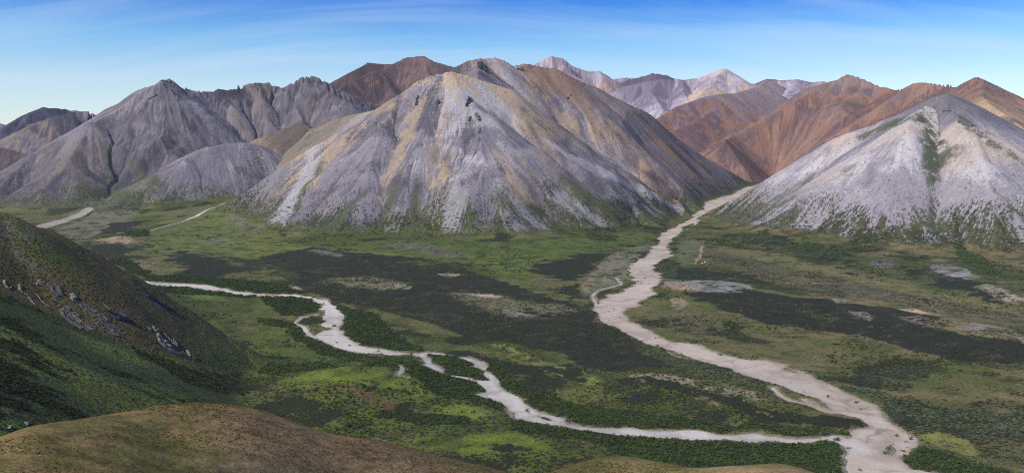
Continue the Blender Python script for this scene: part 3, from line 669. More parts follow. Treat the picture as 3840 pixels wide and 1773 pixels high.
t = lin(118,112,66) + (lin(150,128,92) - lin(118,112,66)) * smooth(-.1, .5, fbm(GX, GY, 26, 4, 5))[..., None]
t = t + (lin(92,100,50) - t) * smooth(.0, .5, fbm(GX, GY, 40, 4, 2))[..., None] * .8
t = t * (1 + .2 * q1 + .2 * q2)[..., None]
t = t * np.array([.92, .84, .84], f32)
COL[h2] = t[h2]; SPK[h2] = .18

# ------------------------------------------------------------------ scree, rock and moss on the mountains
st = COARSE * .55 + FINE * .45
big = fbm(GX, GY, 520, 3, 1)
n60 = fbm(GX, GY, 60, 4, 3); n16 = fbm(GX, GY, 18, 3, 2)
PALS = {   # scree, pale scree, tan streaks, dark rock ; how much of each ; height of the plants
 'central': (lin(130,126,136), lin(162,159,164), lin(164,144,118), lin(90,87,95), .30, .32, .40, 92),
 'pass': (lin(120,114,122), lin(150,146,151), lin(150,128,108), lin(86,79,85), .28, .22, .34, 60),
 'left': (lin(106,101,109), lin(126,122,128), lin(118,109,104), lin(72,70,78), .28, -.08, .5, 84),
 'knoll': (lin(118,114,124), lin(140,136,142), lin(152,138,118), lin(84,82,90), .35, .30, .35, 66),
 'saddle': (lin(122,116,106), lin(138,134,128), lin(138,118,98), lin(92,88,84), .3, .25, .3, 60),
 'brown': (lin(92,76,77), lin(108,88,85), lin(132,96,76), lin(72,58,62), .2, .30, .5, 0),
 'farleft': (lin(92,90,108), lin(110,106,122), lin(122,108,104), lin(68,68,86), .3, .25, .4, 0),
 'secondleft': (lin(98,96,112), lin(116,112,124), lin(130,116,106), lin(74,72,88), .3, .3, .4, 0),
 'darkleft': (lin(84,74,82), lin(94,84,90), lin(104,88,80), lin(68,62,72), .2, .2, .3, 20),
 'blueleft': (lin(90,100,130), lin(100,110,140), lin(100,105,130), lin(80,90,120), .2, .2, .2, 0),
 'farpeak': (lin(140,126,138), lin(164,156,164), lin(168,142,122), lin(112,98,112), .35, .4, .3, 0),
 'jagged': (lin(160,156,166), lin(180,176,182), lin(170,150,140), lin(120,116,130), .4, .2, .4, 0),
 'darkpeak': (lin(92,80,96), lin(100,88,102), lin(110,90,96), lin(78,68,84), .2, .2, .3, 0),
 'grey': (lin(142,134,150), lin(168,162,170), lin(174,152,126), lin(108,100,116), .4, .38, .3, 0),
 'orange': (lin(136,104,88), lin(146,122,108), lin(146,110,88), lin(98,78,78), .25, .40, .55, 10),
 'right': (lin(152,148,158), lin(174,172,176), lin(172,160,152), lin(126,123,132), .22, .2, .2, 80),
}
vegc = lin(78,80,56); vegd = lin(60,66,44)
for gi, gname in enumerate(MNAMES):
    m = np.nonzero((KIND == 10 + gi))
    if len(m[0]) == 0: continue
    a, b, c, d, kb, kc, kd, vh = PALS[gname]
    s_, f_, p_ = st[m], FINE[m], PATCH[m]
    n6, n1_, bg_, hb = n60[m], n16[m], big[m], HB[m]
    x = np.repeat(a[None], len(m[0]), 0)
    def mx(w, cc):
        global x
        x = x + (cc - x) * np.clip(w, 0, 1)[:, None]
    mx(smooth(.45 - kb, .95 - kb, .8 * COARSE[m] + .5 * n6 + .5 * bg_ + .25 * f_), b)
    mx(smooth(.62 - kc, 1.05 - kc, .9 * p_ + .45 * bg_ + .45 * n1_ + .35 * f_) * .85, c)
    mx(smooth(.75 - kd, 1.15 - kd, -.8 * COARSE[m] + .6 * n6 - .5 * bg_ - .3 * f_ + .3 * smooth(150, 320, hb)) * .75, d)
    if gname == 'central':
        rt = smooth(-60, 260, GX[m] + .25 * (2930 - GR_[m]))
        mx(rt * .6, lin(108,102,106))  # shade side of the pyramid painted into its right face
    if gname == 'pass':
        # the brown slope towards the side valley
        br = smooth(3300, 3560, GR_[m] + 80 * n6 + .14 * GX[m]) * smooth(-60, 160, GX[m] + 80 * bg_)
        mx(br * .8, lin(116,104,103)); mx(br * smooth(.15, .6, p_ + .4 * n1_ + .3 * bg_) * .6, lin(148,116,92)); mx(br * smooth(.15, .6, -COARSE[m] + .7 * n6) * .8, lin(82,70,72))
    if gname == 'orange':
        tanr = smooth(1500, 1750, GX[m]) * smooth(4400, 3900, GR_[m]); mx(tanr * .8, lin(186,160,130))
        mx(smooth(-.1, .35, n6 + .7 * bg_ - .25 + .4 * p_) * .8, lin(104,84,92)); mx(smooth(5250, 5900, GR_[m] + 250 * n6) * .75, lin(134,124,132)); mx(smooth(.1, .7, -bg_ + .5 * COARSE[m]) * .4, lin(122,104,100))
    if gname == 'grey':
        pass
    if vh:
        ed = vh * (.85 + .95 * COARSE[m] + .6 * f_ + .4 * bg_) - hb
        w = smooth(-3, 7, ed)
        mx(w, vegc + (vegd - vegc) * smooth(-.2, .4, n6)[:, None])
        mx(smooth(vh * (.22 if gname == 'right' else .45), 0, hb) * .9, lin(88,98,46))
        fl = w * smooth(.25, .6, COARSE[m] + .5 * f_) * smooth(8, 20, hb) * .8
        mx(fl, a)
    x = x * (1 + .17 * f_ + .12 * COARSE[m] + .04 * n1_ + .05 * n6)[:, None]
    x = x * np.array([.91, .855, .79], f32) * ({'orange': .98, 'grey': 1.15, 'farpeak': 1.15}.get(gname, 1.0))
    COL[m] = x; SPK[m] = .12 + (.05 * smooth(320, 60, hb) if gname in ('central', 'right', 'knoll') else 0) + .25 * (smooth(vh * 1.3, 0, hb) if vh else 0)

def streaks(pts, c, alpha, bias=0.0, edge=8.0, amp=18.0):
    """moss or pale scree lying in one gully of a mountainside, feathered along the fall line"""
    idx, d = sdf(ground(pts, hit_all), 60)
    w = smooth(edge, -edge, d + amp * (n60[idx] * .5 - st[idx] * .9) - bias) * alpha
    w = w * smooth(-.9, .0, st[idx] * -1.0 + n16[idx] * .7) if c[1] > c[2] * 1.6 else w
    mix(idx, w, c)
moss = lin(74,80,50)
for pts, a in ([[(1470,680),(1505,635),(1500,720),(1460,800),(1420,860),(1395,850),(1440,760)], .9], [[(1556,635),(1582,690),(1572,790),(1590,890),(1520,905),(1536,760)], .85],
               [[(1728,725),(1770,780),(1795,870),(1740,890),(1735,800)], .85], [[(1290,770),(1370,705),(1400,700),(1340,760),(1300,830),(1200,880),(1180,870)], .8],
               [[(1200,600),(1215,606),(1150,720),(1080,850),(1068,838),(1130,700)], .95], [[(2100,640),(2240,740),(2400,830),(2340,850),(2200,770),(2090,670)], .75],
               [[(1960,760),(2060,800),(2180,880),(2000,890)], .6], [[(1900,740),(1925,800),(1890,880),(1860,800)], .7], [[(1680,560),(1700,600),(1690,640),(1668,600)], .6]):
    streaks(pts, moss, a)
for pts, a in ([[(395,540),(430,630),(480,710),(540,765),(440,765),(395,680)], .85], [[(300,670),(360,715),(340,790),(240,790)], .8], [[(480,590),(560,650),(610,705),(560,700)], .7], [[(330,760),(500,690),(620,680),(560,760),(420,790)], .5]):
    streaks(pts, moss, a)
for pts, a in ([[(705,380),(800,440),(950,534),(900,522),(760,436)], .7], [[(570,430),(600,520),(640,600),(610,600),(560,500)], .5], [[(886,352),(902,410),(876,440),(866,395)], .4]):
    streaks(pts, lin(136,128,130), a)
for pts, a in ([[(1160,590),(1205,596),(1135,700),(1070,842),(1008,842),(1060,760),(1110,680)], .95], [[(1700,700),(1760,690),(1735,780),(1705,860),(1660,850),(1670,760)], .7],
               [[(1790,320),(1900,400),(2000,490),(2110,560),(2300,650),(2560,765),(2560,780),(2380,720),(2200,640),(2050,540),(1920,450)], .85],
               [[(2100,720),(2180,770),(2290,840),(2250,846),(2150,800),(2060,740)], .6], [[(2400,700),(2560,770),(2640,790),(2560,800),(2440,740)], .8]):
    streaks(pts, lin(160,156,155), a * .8, 1, 8, 18)
for pts, a in ([[(1560,380),(1620,350),(1560,480),(1500,640),(1440,760),(1420,740),(1470,600),(1500,480)], .8], [[(1640,430),(1700,400),(1660,520),(1620,700),(1590,680),(1610,560)], .55],
               [[(1850,560),(1900,600),(1960,700),(2010,760),(1960,760),(1880,680)], .7], [[(1830,330),(1980,310),(2000,380),(1960,390)], .5], [[(2080,410),(2150,420),(2170,470),(2100,470)], .8], [[(2240,480),(2300,520),(2280,530)], .8],
               [[(1420,390),(1500,360),(1480,420),(1380,440)], .6], [[(1940,440),(2000,420),(2060,520),(2120,640),(2040,600)], .4]):
    streaks(pts, lin(168,144,114), a * .85, 0, 14, 26)
for pts, a in ([[(3210,515),(3250,490),(3330,455),(3420,425),(3470,398),(3510,400),(3505,440),(3440,450),(3330,485),(3250,520)], .85], [[(3480,420),(3530,415),(3530,520),(3560,560),(3530,650),(3500,760),(3480,640),(3440,530),(3455,470)], .8],
               [[(3560,412),(3640,445),(3740,525),(3850,610),(3850,628),(3720,545),(3630,480),(3570,450)], .85], [[(3478,430),(3535,420),(3532,540),(3524,650),(3512,760),(3510,830),(3570,898),(3540,908),(3480,845),(3474,740),(3464,640)], .9],
               [[(2900,745),(3040,640),(3080,640),(2980,720),(2880,790)], .6], [[(3160,640),(3220,600),(3200,660),(3150,720)], .5], [[(3250,620),(3290,600),(3280,660),(3240,720)], .4],
               [[(3560,560),(3600,555),(3560,610),(3530,640)], .6], [[(2700,830),(2860,760),(2960,745),(3000,790),(2900,830),(2760,850)], .8]):
    streaks(pts, lin(72,76,57), a, 0, 5, 20)
gl_i, gl_d = sdf(widen([(3500,415),(3528,480),(3527,560),(3510,640),(3494,720),(3483,800),(3490,845)], 4), 40) if False else (None, None)

# gravel under the rivers' own edge
w = smooth(3.5, 0, BD + 3 * nC) * (HB < 10)
mix(None, w * .6, lin(150,140,126)); SPK *= (1 - .8 * w)

# ------------------------------------------------------------------ materials
def nodes_of(name):
    m = bpy.data.materials.new(name); m.use_nodes = True
    nt = m.node_tree; b = nt.nodes["Principled BSDF"]
    b.inputs["Roughness"].default_value = .95; b.inputs["Specular IOR Level"].default_value = .15
    return m, nt.nodes, nt.links, b
def N(nd, t, **kw):
    n = nd.new(t)
    for k_, v in kw.items(): setattr(n, k_, v)
    return n

def land_material(name, fine, bushes, bump, bscale, con=.42):
    m, nd, lk, b = nodes_of(name)
    col = N(nd, "ShaderNodeAttribute", attribute_name="Col"); spk = N(nd, "ShaderNodeAttribute", attribute_name="cover")
    gp = N(nd, "ShaderNodeNewGeometry")
    n1 = N(nd, "ShaderNodeTexNoise"); n1.inputs["Scale"].default_value = fine; n1.inputs["Detail"].default_value = 5; n1.inputs["Roughness"].default_value = .65
    lk.new(gp.outputs["Position"], n1.inputs["Vector"])
    mr = N(nd, "ShaderNodeMapRange"); mr.inputs[1].default_value = .3; mr.inputs[2].default_value = .7; mr.inputs[3].default_value = 1 - con; mr.inputs[4].default_value = 1 + con
    lk.new(n1.outputs[0], mr.inputs[0])
    vm = N(nd, "ShaderNodeVectorMath", operation='SCALE'); lk.new(col.outputs["Color"], vm.inputs[0]); lk.new(mr.outputs[0], vm.inputs["Scale"])
    # low bushes: patches of darker plants whose share of the ground is 'cover'
    n2 = N(nd, "ShaderNodeTexNoise"); n2.inputs["Scale"].default_value = bushes; n2.inputs["Detail"].default_value = 3; n2.inputs["Roughness"].default_value = .6
    lk.new(gp.outputs["Position"], n2.inputs["Vector"])
    th = N(nd, "ShaderNodeMath", operation='MULTIPLY_ADD'); lk.new(spk.outputs["Fac"], th.inputs[0]); th.inputs[1].default_value = .42; th.inputs[2].default_value = -.72
    ad = N(nd, "ShaderNodeMath", operation='ADD'); lk.new(n2.outputs[0], ad.inputs[0]); lk.new(th.outputs[0], ad.inputs[1])
    ms = N(nd, "ShaderNodeMapRange", interpolation_type='SMOOTHSTEP'); ms.inputs[1].default_value = -.05; ms.inputs[2].default_value = .09
    lk.new(ad.outputs[0], ms.inputs[0])
    mx_ = N(nd, "ShaderNodeMix", data_type='RGBA'); lk.new(ms.outputs[0], mx_.inputs[0]); lk.new(vm.outputs[0], mx_.inputs[6]); mx_.inputs[7].default_value = (.022, .026, .012, 1)
    lk.new(mx_.outputs[2], b.inputs["Base Color"])
    n3 = N(nd, "ShaderNodeTexNoise"); n3.inputs["Scale"].default_value = bscale; n3.inputs["Detail"].default_value = 6; n3.inputs["Roughness"].default_value = .62
    lk.new(gp.outputs["Position"], n3.inputs["Vector"])
    bp = N(nd, "ShaderNodeBump"); bp.inputs["Strength"].default_value = 1.0; bp.inputs["Distance"].default_value = bump
    sm_ = N(nd, "ShaderNodeMath", operation='MULTIPLY_ADD'); lk.new(ms.outputs[0], sm_.inputs[0]); sm_.inputs[1].default_value = .35; lk.new(n3.outputs[0], sm_.inputs[2])
    lk.new(sm_.outputs[0], bp.inputs["Height"]); lk.new(bp.outputs[0], b.inputs["Normal"])
    return m
M_floor = land_material("tundra", .3, .30, 1.8, .22)
M_near = land_material("hillside", .45, .42, 1.3, .35, .6)
M_turf = land_material("dry_turf", 1.1, 1.5, .45, .9)
M_mount = land_material("scree", .14, .12, 2.0, .08, .2)

# ------------------------------------------------------------------ build the land, cut where one landform meets the next
def tag(o, label=None, cat=None, group=None, kind=None):
    for k_, v in (("label", label), ("category", cat), ("group", group), ("kind", kind)):
        if v: o[k_] = v
    return o
def grid_piece(name, faces, H, col, cover, mat):
    """one mesh from chosen quads of the terrain grid"""
    j, i = faces
    a = (j * NT + i).astype(np.int64)
    q = np.stack([a, a + 1, a + 1 + NT, a + NT], -1)
    used, inv = np.unique(q.ravel(), return_inverse=True)
    me = bpy.data.meshes.new(name)
    co = np.stack([GX.ravel()[used], GY.ravel()[used], H.ravel()[used]], -1).astype(f32)
    me.vertices.add(len(co)); me.vertices.foreach_set('co', co.ravel())
    me.loops.add(q.size); me.loops.foreach_set('vertex_index', inv.ravel().astype(np.int32))
    me.polygons.add(len(q)); me.polygons.foreach_set('loop_start', (np.arange(len(q)) * 4).astype(np.int32))
    me.update(); me.polygons.foreach_set('use_smooth', np.ones(len(q), bool))
    ca = me.attributes.new('Col', 'FLOAT_COLOR', 'POINT')
    cc = np.ones((len(used), 4), f32); cc[:, :3] = np.clip(col.reshape(-1, 3)[used], 0, 1)
    ca.data.foreach_set('color', cc.ravel())
    sa = me.attributes.new('cover', 'FLOAT', 'POINT'); sa.data.foreach_set('value', np.clip(cover.ravel()[used], 0, 1).astype(f32))
    me.materials.append(mat); me.validate()
    o = bpy.data.objects.new(name, me); C.objects.link(o); return o

FK = KIND[:-1, :-1]
# keep what the eye, or an eye a few steps aside, could meet: drop only the far sides deep behind nearer land
el = np.maximum.accumulate((H1 - CZ) / GR_, axis=0)
lowest = np.minimum(np.minimum(np.roll(el, 14, 1), np.roll(el, -14, 1)), el)
prev = np.vstack([np.full((1, NT), -9, f32), lowest[:-1]])
hid = ((H1 + 30 - CZ) / GR_ < prev - .012) & (KIND < 10)
keep = ~hid[:-1, :-1]
LAND = [
 ([0], 'valley_floor', M_floor, 'green and dark brown tundra valley floor with two gravel rivers', 'valley'),
 ([1], 'hillside', M_near, 'dark green shrubby slope at the foot of the rocky spur', 'hillside'),
 ([2], 'spur_hill', M_near, 'dark brown spur with white rock outcrops on its flank', 'hill'),
 ([3], 'shoulder_hill', M_turf, 'brown rounded turf hump closest to the viewer, lower left', 'hill'),
 ([4], 'shoulder_hill', M_turf, 'small tan and green turf hump at the bottom edge above the willows', 'hill'),
]
MLAB = {'central': ('grey and tan scree pyramid in the middle, streaked with moss at its foot', ),
 'pass': ('grey and brown mountain with dark summit crags right behind the central pyramid', ),
 'left': ('grey rocky mountain with several spurs, left of the central pyramid', ), 'knoll': ('low rounded grey scree hill in front of the left mountain', ),
 'saddle': ('tan and olive knobbly ridge between the rounded grey hill and the central pyramid', ), 'brown': ('dark reddish brown mountain rising behind the left shoulder of the central pyramid', ),
 'farleft': ('jagged bluish grey ridge far off at the left edge', ), 'secondleft': ('lower bluish ridge in front of the jagged one at the left edge', ),
 'darkleft': ('dark purple brown hill cut by the left edge of the picture', ), 'blueleft': ('faint blue crest seen above the left ridges', ),
 'farpeak': ('pale pointed far peak just right of the central summit', ), 'jagged': ('pale jagged crest on the skyline beside a dark peak', ),
 'darkpeak': ('small dark purple peak on the skyline before the pale crest', ), 'grey': ('far grey and tan range closing the side valley', ),
 'orange': ('long rust orange mountainside above the side valley', ), 'right': ('pale whitish scree pyramid on the right with a mossy gully down its middle', )}
for kinds, name, mat, label, cat in LAND:
    f = np.nonzero(np.isin(FK, kinds) & keep)
    if len(f[0]): tag(grid_piece(name, f, H1, COL, SPK, mat), label, cat, None, 'structure')
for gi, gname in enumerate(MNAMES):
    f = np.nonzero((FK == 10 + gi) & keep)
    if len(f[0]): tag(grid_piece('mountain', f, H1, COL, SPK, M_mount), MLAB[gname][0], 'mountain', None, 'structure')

# river beds -------------------------------------------------------
def bed_material(name, tint):
    m, nd, lk, b = nodes_of(name)
    col = N(nd, "ShaderNodeAttribute", attribute_name="Col"); gp = N(nd, "ShaderNodeNewGeometry")
    n1 = N(nd, "ShaderNodeTexNoise"); n1.inputs["Scale"].default_value = .35; n1.inputs["Detail"].default_value = 6; n1.inputs["Roughness"].default_value = .7
    lk.new(gp.outputs["Position"], n1.inputs["Vector"])
    mr = N(nd, "ShaderNodeMapRange"); mr.inputs[1].default_value = .25; mr.inputs[2].default_value = .75; mr.inputs[3].default_value = .84; mr.inputs[4].default_value = 1.14
    lk.new(n1.outputs[0], mr.inputs[0])
    vm = N(nd, "ShaderNodeVectorMath", operation='SCALE'); lk.new(col.outputs["Color"], vm.inputs[0]); lk.new(mr.outputs[0], vm.inputs["Scale"])
    lk.new(vm.outputs[0], b.inputs["Base Color"])
    bp = N(nd, "ShaderNodeBump"); bp.inputs["Distance"].default_value = .5; lk.new(n1.outputs[0], bp.inputs["Height"]); lk.new(bp.outputs[0], b.inputs["Normal"])
    return m
M_bed = bed_material("river_gravel", None)
BEDSPEC = [('L', 'river', lin(186,178,167), lin(144,136,126), 'pale grey gravel river winding through the willows, left of the confluence'),
           ('R', 'river', lin(180,166,150), lin(146,130,114), 'broad pinkish gravel river coming from the side valley on the right'),
           ('F', 'river', lin(152,142,132), lin(116,110,98), 'short grey river reach at the foot of the left mountain'),
           ('K', 'brook', lin(200,196,190), lin(150,146,138), 'thin white gravel brook below the rounded grey hill')]
for key, name, c1, c2, label in BEDSPEC:
    qs = [q for q in range(9) if BEDN[q] == key]
    d = BED[qs].min(0)
    if key == 'R': d = np.maximum(d, -(BED[0] + 0) * 0 - 1e9)
    fm = (d[:-1, :-1] < 5) & (KIND[:-1, :-1] != 2)
    if key == 'L': fm &= ~(BED[1][:-1, :-1] < -3)
    f = np.nonzero(fm)
    if not len(f[0]): continue
    Hb = HS - .62 + .22 * fbm(GX, GY, 14, 3, 2) + .35 * smooth(-14, -2, d)
    thr = np.abs(fbm(GX, GY, 60, 3, 4) + .25 * nC)
    cc = c1 + (c2 - c1) * smooth(.42, .0, thr)[..., None] * .6
    cc = cc + (c2 * .8 - cc) * (smooth(.045, .0, np.abs(fbm(GX, GY, 75, 3, 7)) + .0) * smooth(-4, -9, d) * .75)[..., None]
    cc = cc + (c2 - cc) * (smooth(-7, -1, d) * .55)[..., None]
    th2 = np.abs(fbm(GX + .3 * GY, GY, 38, 3, 5))
    cc = cc + (c2 * .72 - cc) * (smooth(.05, .0, th2) * smooth(-3, -8, d) * .6)[..., None]
    cc = cc + (c1 * 1.12 - cc) * (smooth(.25, .6, fbm(GX, GY, 48, 3, 1)) * .6)[..., None]
    Hb = Hb - .25 * smooth(.08, 0, np.abs(fbm(GX, GY, 75, 3, 7)))
    if key == 'R':      # silty pale water-worn gravel where the grey river comes in
        px, py = hit_flatF(3200, 1672)[:2]
        cc = cc + (lin(186,176,164) - cc) * smooth(16, 4, np.hypot(GX - px, (GY - py) * .8) + 5 * nC)[..., None]
    tag(grid_piece(name, f, Hb, cc.astype(f32), SPK * 0, M_bed), label, 'river', None, 'structure')

# ------------------------------------------------------------------ shrubs
def leaf_mesh(name, seed, nleaf, lobes, leaf, mat, flat=1.0):
    """a dome of leaf clumps spread over several lobes, with stems showing between them; about 1 m in radius"""
    R = np.random.RandomState(seed); V = []; Fc = []
    L = [(R.uniform(-.8, .8), R.uniform(-.8, .8), R.uniform(.15, .75) * flat, R.uniform(.28, .55)) for _ in range(lobes)]
    for k_ in range(nleaf):
        cx, cy, cz, cr = L[k_ % lobes]
        d = R.normal(size=3); d /= np.linalg.norm(d); d[2] = abs(d[2]) * .9 - .15
        p = np.array((cx, cy, cz)) + d * cr * R.uniform(.65, 1.05) * np.array((1, 1, flat))
        p[2] = max(p[2], .04)
        n = d + R.normal(size=3) * .55; n /= np.linalg.norm(n)
        t = np.cross(n, R.normal(size=3)); t /= np.linalg.norm(t); b = np.cross(n, t)
        s1, s2 = leaf * R.uniform(.6, 1.3), leaf * R.uniform(.5, 1.0)
        o = len(V); V += [p - t * s1, p - b * s2 + n * .04, p + t * s1, p + b * s2 + n * .04]; Fc.append((o, o + 1, o + 2, o + 3))
    for k_ in range(5):
        a = R.uniform(0, 6.28); r = R.uniform(.2, .6); o = len(V)
        V += [(.03, 0, 0), (-.03, .02, 0), (math.cos(a) * r, math.sin(a) * r, .6 * flat)]; Fc.append((o, o + 1, o + 2))
    me = bpy.data.meshes.new(name); me.from_pydata([tuple(v) for v in V], [], Fc); me.materials.append(mat); me.update()
    return me
def leaf_material(name, c, var):
    m, nd, lk, b = nodes_of(name)
    oi = N(nd, "ShaderNodeObjectInfo"); gp = N(nd, "ShaderNodeNewGeometry")
    n1 = N(nd, "ShaderNodeTexNoise"); n1.inputs["Scale"].default_value = .9; lk.new(gp.outputs["Position"], n1.inputs["Vector"])
    ad = N(nd, "ShaderNodeMath", operation='ADD'); lk.new(oi.outputs["Random"], ad.inputs[0]); lk.new(n1.outputs[0], ad.inputs[1])
    mr = N(nd, "ShaderNodeMapRange"); mr.inputs[1].default_value = .3; mr.inputs[2].default_value = 1.7; mr.inputs[3].default_value = 1 - var; mr.inputs[4].default_value = 1 + var
    lk.new(ad.outputs[0], mr.inputs[0])
    vm = N(nd, "ShaderNodeVectorMath", operation='SCALE'); vm.inputs[0].default_value = tuple(float(q) for q in c); lk.new(mr.outputs[0], vm.inputs["Scale"])
    lk.new(vm.outputs[0], b.inputs["Base Color"]); b.inputs["Roughness"].default_value = .7
    return m
SPECIES = {
 'willow': (leaf_material('willow_leaves', lin(74,88,48), .6), 110, 7, .15, 1.1),
 'sage': (leaf_material('greyish_leaves', lin(104,112,78), .35), 80, 6, .15, .8),
 'birch': (leaf_material('dark_leaves', lin(58,62,36), .4), 80, 6, .15, .7),
}
SPECIES['tussock'] = (leaf_material('dry_grass', lin(112,92,58), .35), 46, 4, .22, .6)
PROTO = {}
for si_, (sp, (mt, nl, lb, lf, fl)) in enumerate(SPECIES.items()):
    PROTO[sp] = [leaf_mesh(sp + '_shrub', 40 * si_ + v, nl, lb, lf, mt, fl) for v in range(3)]

cand = []        # x, y, radius, species index, zone
def add_points(x, y, rad, spi, zone):
    cand.append(np.stack([x, y, rad, np.full(x.shape, spi), np.full(x.shape, zone)], -1))
BEDD = np.minimum(BD, 60)
for pts, dn in THICK:
    P = ground(pts); A = np.array(P); x0, y0 = A.min(0); x1, y1 = A.max(0)
    rc = math.hypot(*A.mean(0)); dens = .19 * dn * min(1.3, (850 / rc) ** 1.35)
    n = int(min((x1 - x0) * (y1 - y0) * dens, 60000))
    x, y = RS.uniform(x0 - 4, x1 + 4, n), RS.uniform(y0 - 4, y1 + 4, n)
    wv = 5 * fbm(x, y, 25, 3, 3)
    ok = inside_pts(P, x + wv, y + wv) & (sample(BEDD, x, y) > 1.0)
    if dn < .8: ok &= fbm(x, y, 30, 3, 6) > (.55 - dn)
    rr = np.clip(.68 / math.sqrt(dens), 1.2, 3.4) * RS.uniform(.4, 1.35, n)
    add_points(x[ok], y[ok], rr[ok], 0, 1)
# scattered bushes on the open ground
n = 420000
az = RS.uniform(-.62, .62, n); r_ = np.exp(RS.uniform(math.log(330), math.log(2500), n)); x = r_ * np.sin(az); y = r_ * np.cos(az)
kd = sample(KIND.astype(f32), x, y); ck = sample(SPK, x, y)
cl = fbm(x, y, 55, 4, 2) + .5 * fbm(x, y, 14, 2, 5)
ok = (kd < 2.01) & (sample(BEDD, x, y) > 2.5) & (sample(HB, x, y) < 170)
dense = np.clip((cl + .95 * ck - .42) * 1.6, 0, 1) * np.where(ck > .7, .25, 1) * np.where(kd > 1.5, .10, np.where(kd > .5, 2.6, 1))
ok &= RS.rand(n) < dense * .30
sage = (x > 60 + .1 * y) & (kd < .5)
rad = RS.uniform(.6, 1.5, n) ** 1.4 * (r_ / 800) ** .45 * np.where(kd > 1.5, .6, np.where(kd > .5, 1.25, 1))
for spi, msk in ((0, ok & ~sage & (kd < .5) & (cl > -.1)), (2, ok & (~sage & ((kd >= .5) | (cl <= -.1)))), (2, ok & sage & (cl > .12)), (1, ok & sage & (cl <= .12))):
    add_points(x[msk], y[msk], rad[msk], spi, 2)
n = 160000
az = RS.uniform(-.56, .56, n); r_ = RS.uniform(560, 2700, n); x = r_ * np.sin(az); y = r_ * np.cos(az); bd = sample(BEDD, x, y)
ok = (bd > .3) & (bd < 9) & (sample(KIND.astype(f32), x, y) < .5) & (fbm(x, y, 22, 2, 4) > -.2) & (RS.rand(n) < .6)
add_points(x[ok], y[ok], (RS.uniform(.6, 1.5, n) * (r_ / 900) ** .4)[ok], 1, 3)
ok = (bd < -2.5) & (fbm(x, y, 26, 2, 6) > .62) & (RS.rand(n) < .25)
add_points(x[ok], y[ok], (RS.uniform(.4, 1.0, n) * (r_ / 900) ** .4)[ok], 1, 3)
# the greyish scrub on the flats beside the pink river
for q in ([(3111,1446),(3215,1487),(3283,1531),(3365,1591),(3476,1621),(3700,1640),(3900,1660),(3900,1560),(3663,1539),(3439,1509),(3327,1479),(3215,1457)],
          [(2360,1264),(2442,1294),(2516,1331),(2628,1353),(2740,1391),(2852,1424),(2900,1480),(2777,1435),(2628,1406),(2516,1368),(2423,1324)],
          [(2442,994),(2494,968),(2546,1009),(2531,1043),(2479,1035)], [(3440,1660),(3600,1650),(3840,1680),(3840,1773),(3700,1750),(3560,1700)]):
    P = ground(q); A = np.array(P); x0, y0 = A.min(0); x1, y1 = A.max(0); n = int((x1 - x0) * (y1 - y0) * .075)
    x, y = RS.uniform(x0, x1, n), RS.uniform(y0, y1, n)
    ok = inside_pts(P, x, y) & (sample(BEDD, x, y) > 1.5) & (fbm(x, y, 40, 3, 1) > -.35)
    add_points(x[ok], y[ok], RS.uniform(.7, 1.7, n)[ok], 1, 3)
n = 26000
az = RS.uniform(-.60, .20, n); r_ = RS.uniform(150, 330, n); x = r_ * np.sin(az); y = r_ * np.cos(az)
kd = sample(KIND.astype(f32), x, y); ok = (np.abs(kd - 3) < .01) | (np.abs(kd - 4) < .01); ok &= fbm(x, y, 16, 3, 5) > -.25
add_points(x[ok], y[ok], (RS.uniform(.15, .42, n) * (r_ / 230))[ok], 3, 4)
PT = np.concatenate(cand); PT[:, 4] = PT[:, 4]
PR = np.hypot(PT[:, 0], PT[:, 1]); PZ = sample(H1, PT[:, 0], PT[:, 1]) - .08 * PT[:, 2]
vis = ((PZ + 1.5 * PT[:, 2] - CZ) / PR) > sample(np.vstack([np.full((6, NT), -9, f32), el[:-6]]), PT[:, 0], PT[:, 1]) - .0015
vis &= np.abs(np.arctan2(PT[:, 0], PT[:, 1])) < .66
PT, PR, PZ = PT[vis], PR[vis], PZ[vis]
infr = (np.abs(np.arctan2(PT[:, 0], PT[:, 1])) < .52) & ((CZ - PZ) / PR < .36)
size = np.where(infr & (PT[:, 3] < 3), PT[:, 2] / PR, 0); order = np.argsort(-size)
pick = np.zeros(len(PT), bool); pick[order[:255]] = True
for spi in range(4):                                   # at least a few of each kind stand on their own
    o = [q for q in order if PT[q, 3] == spi][:6 if spi < 3 else 3]; pick[o] = True

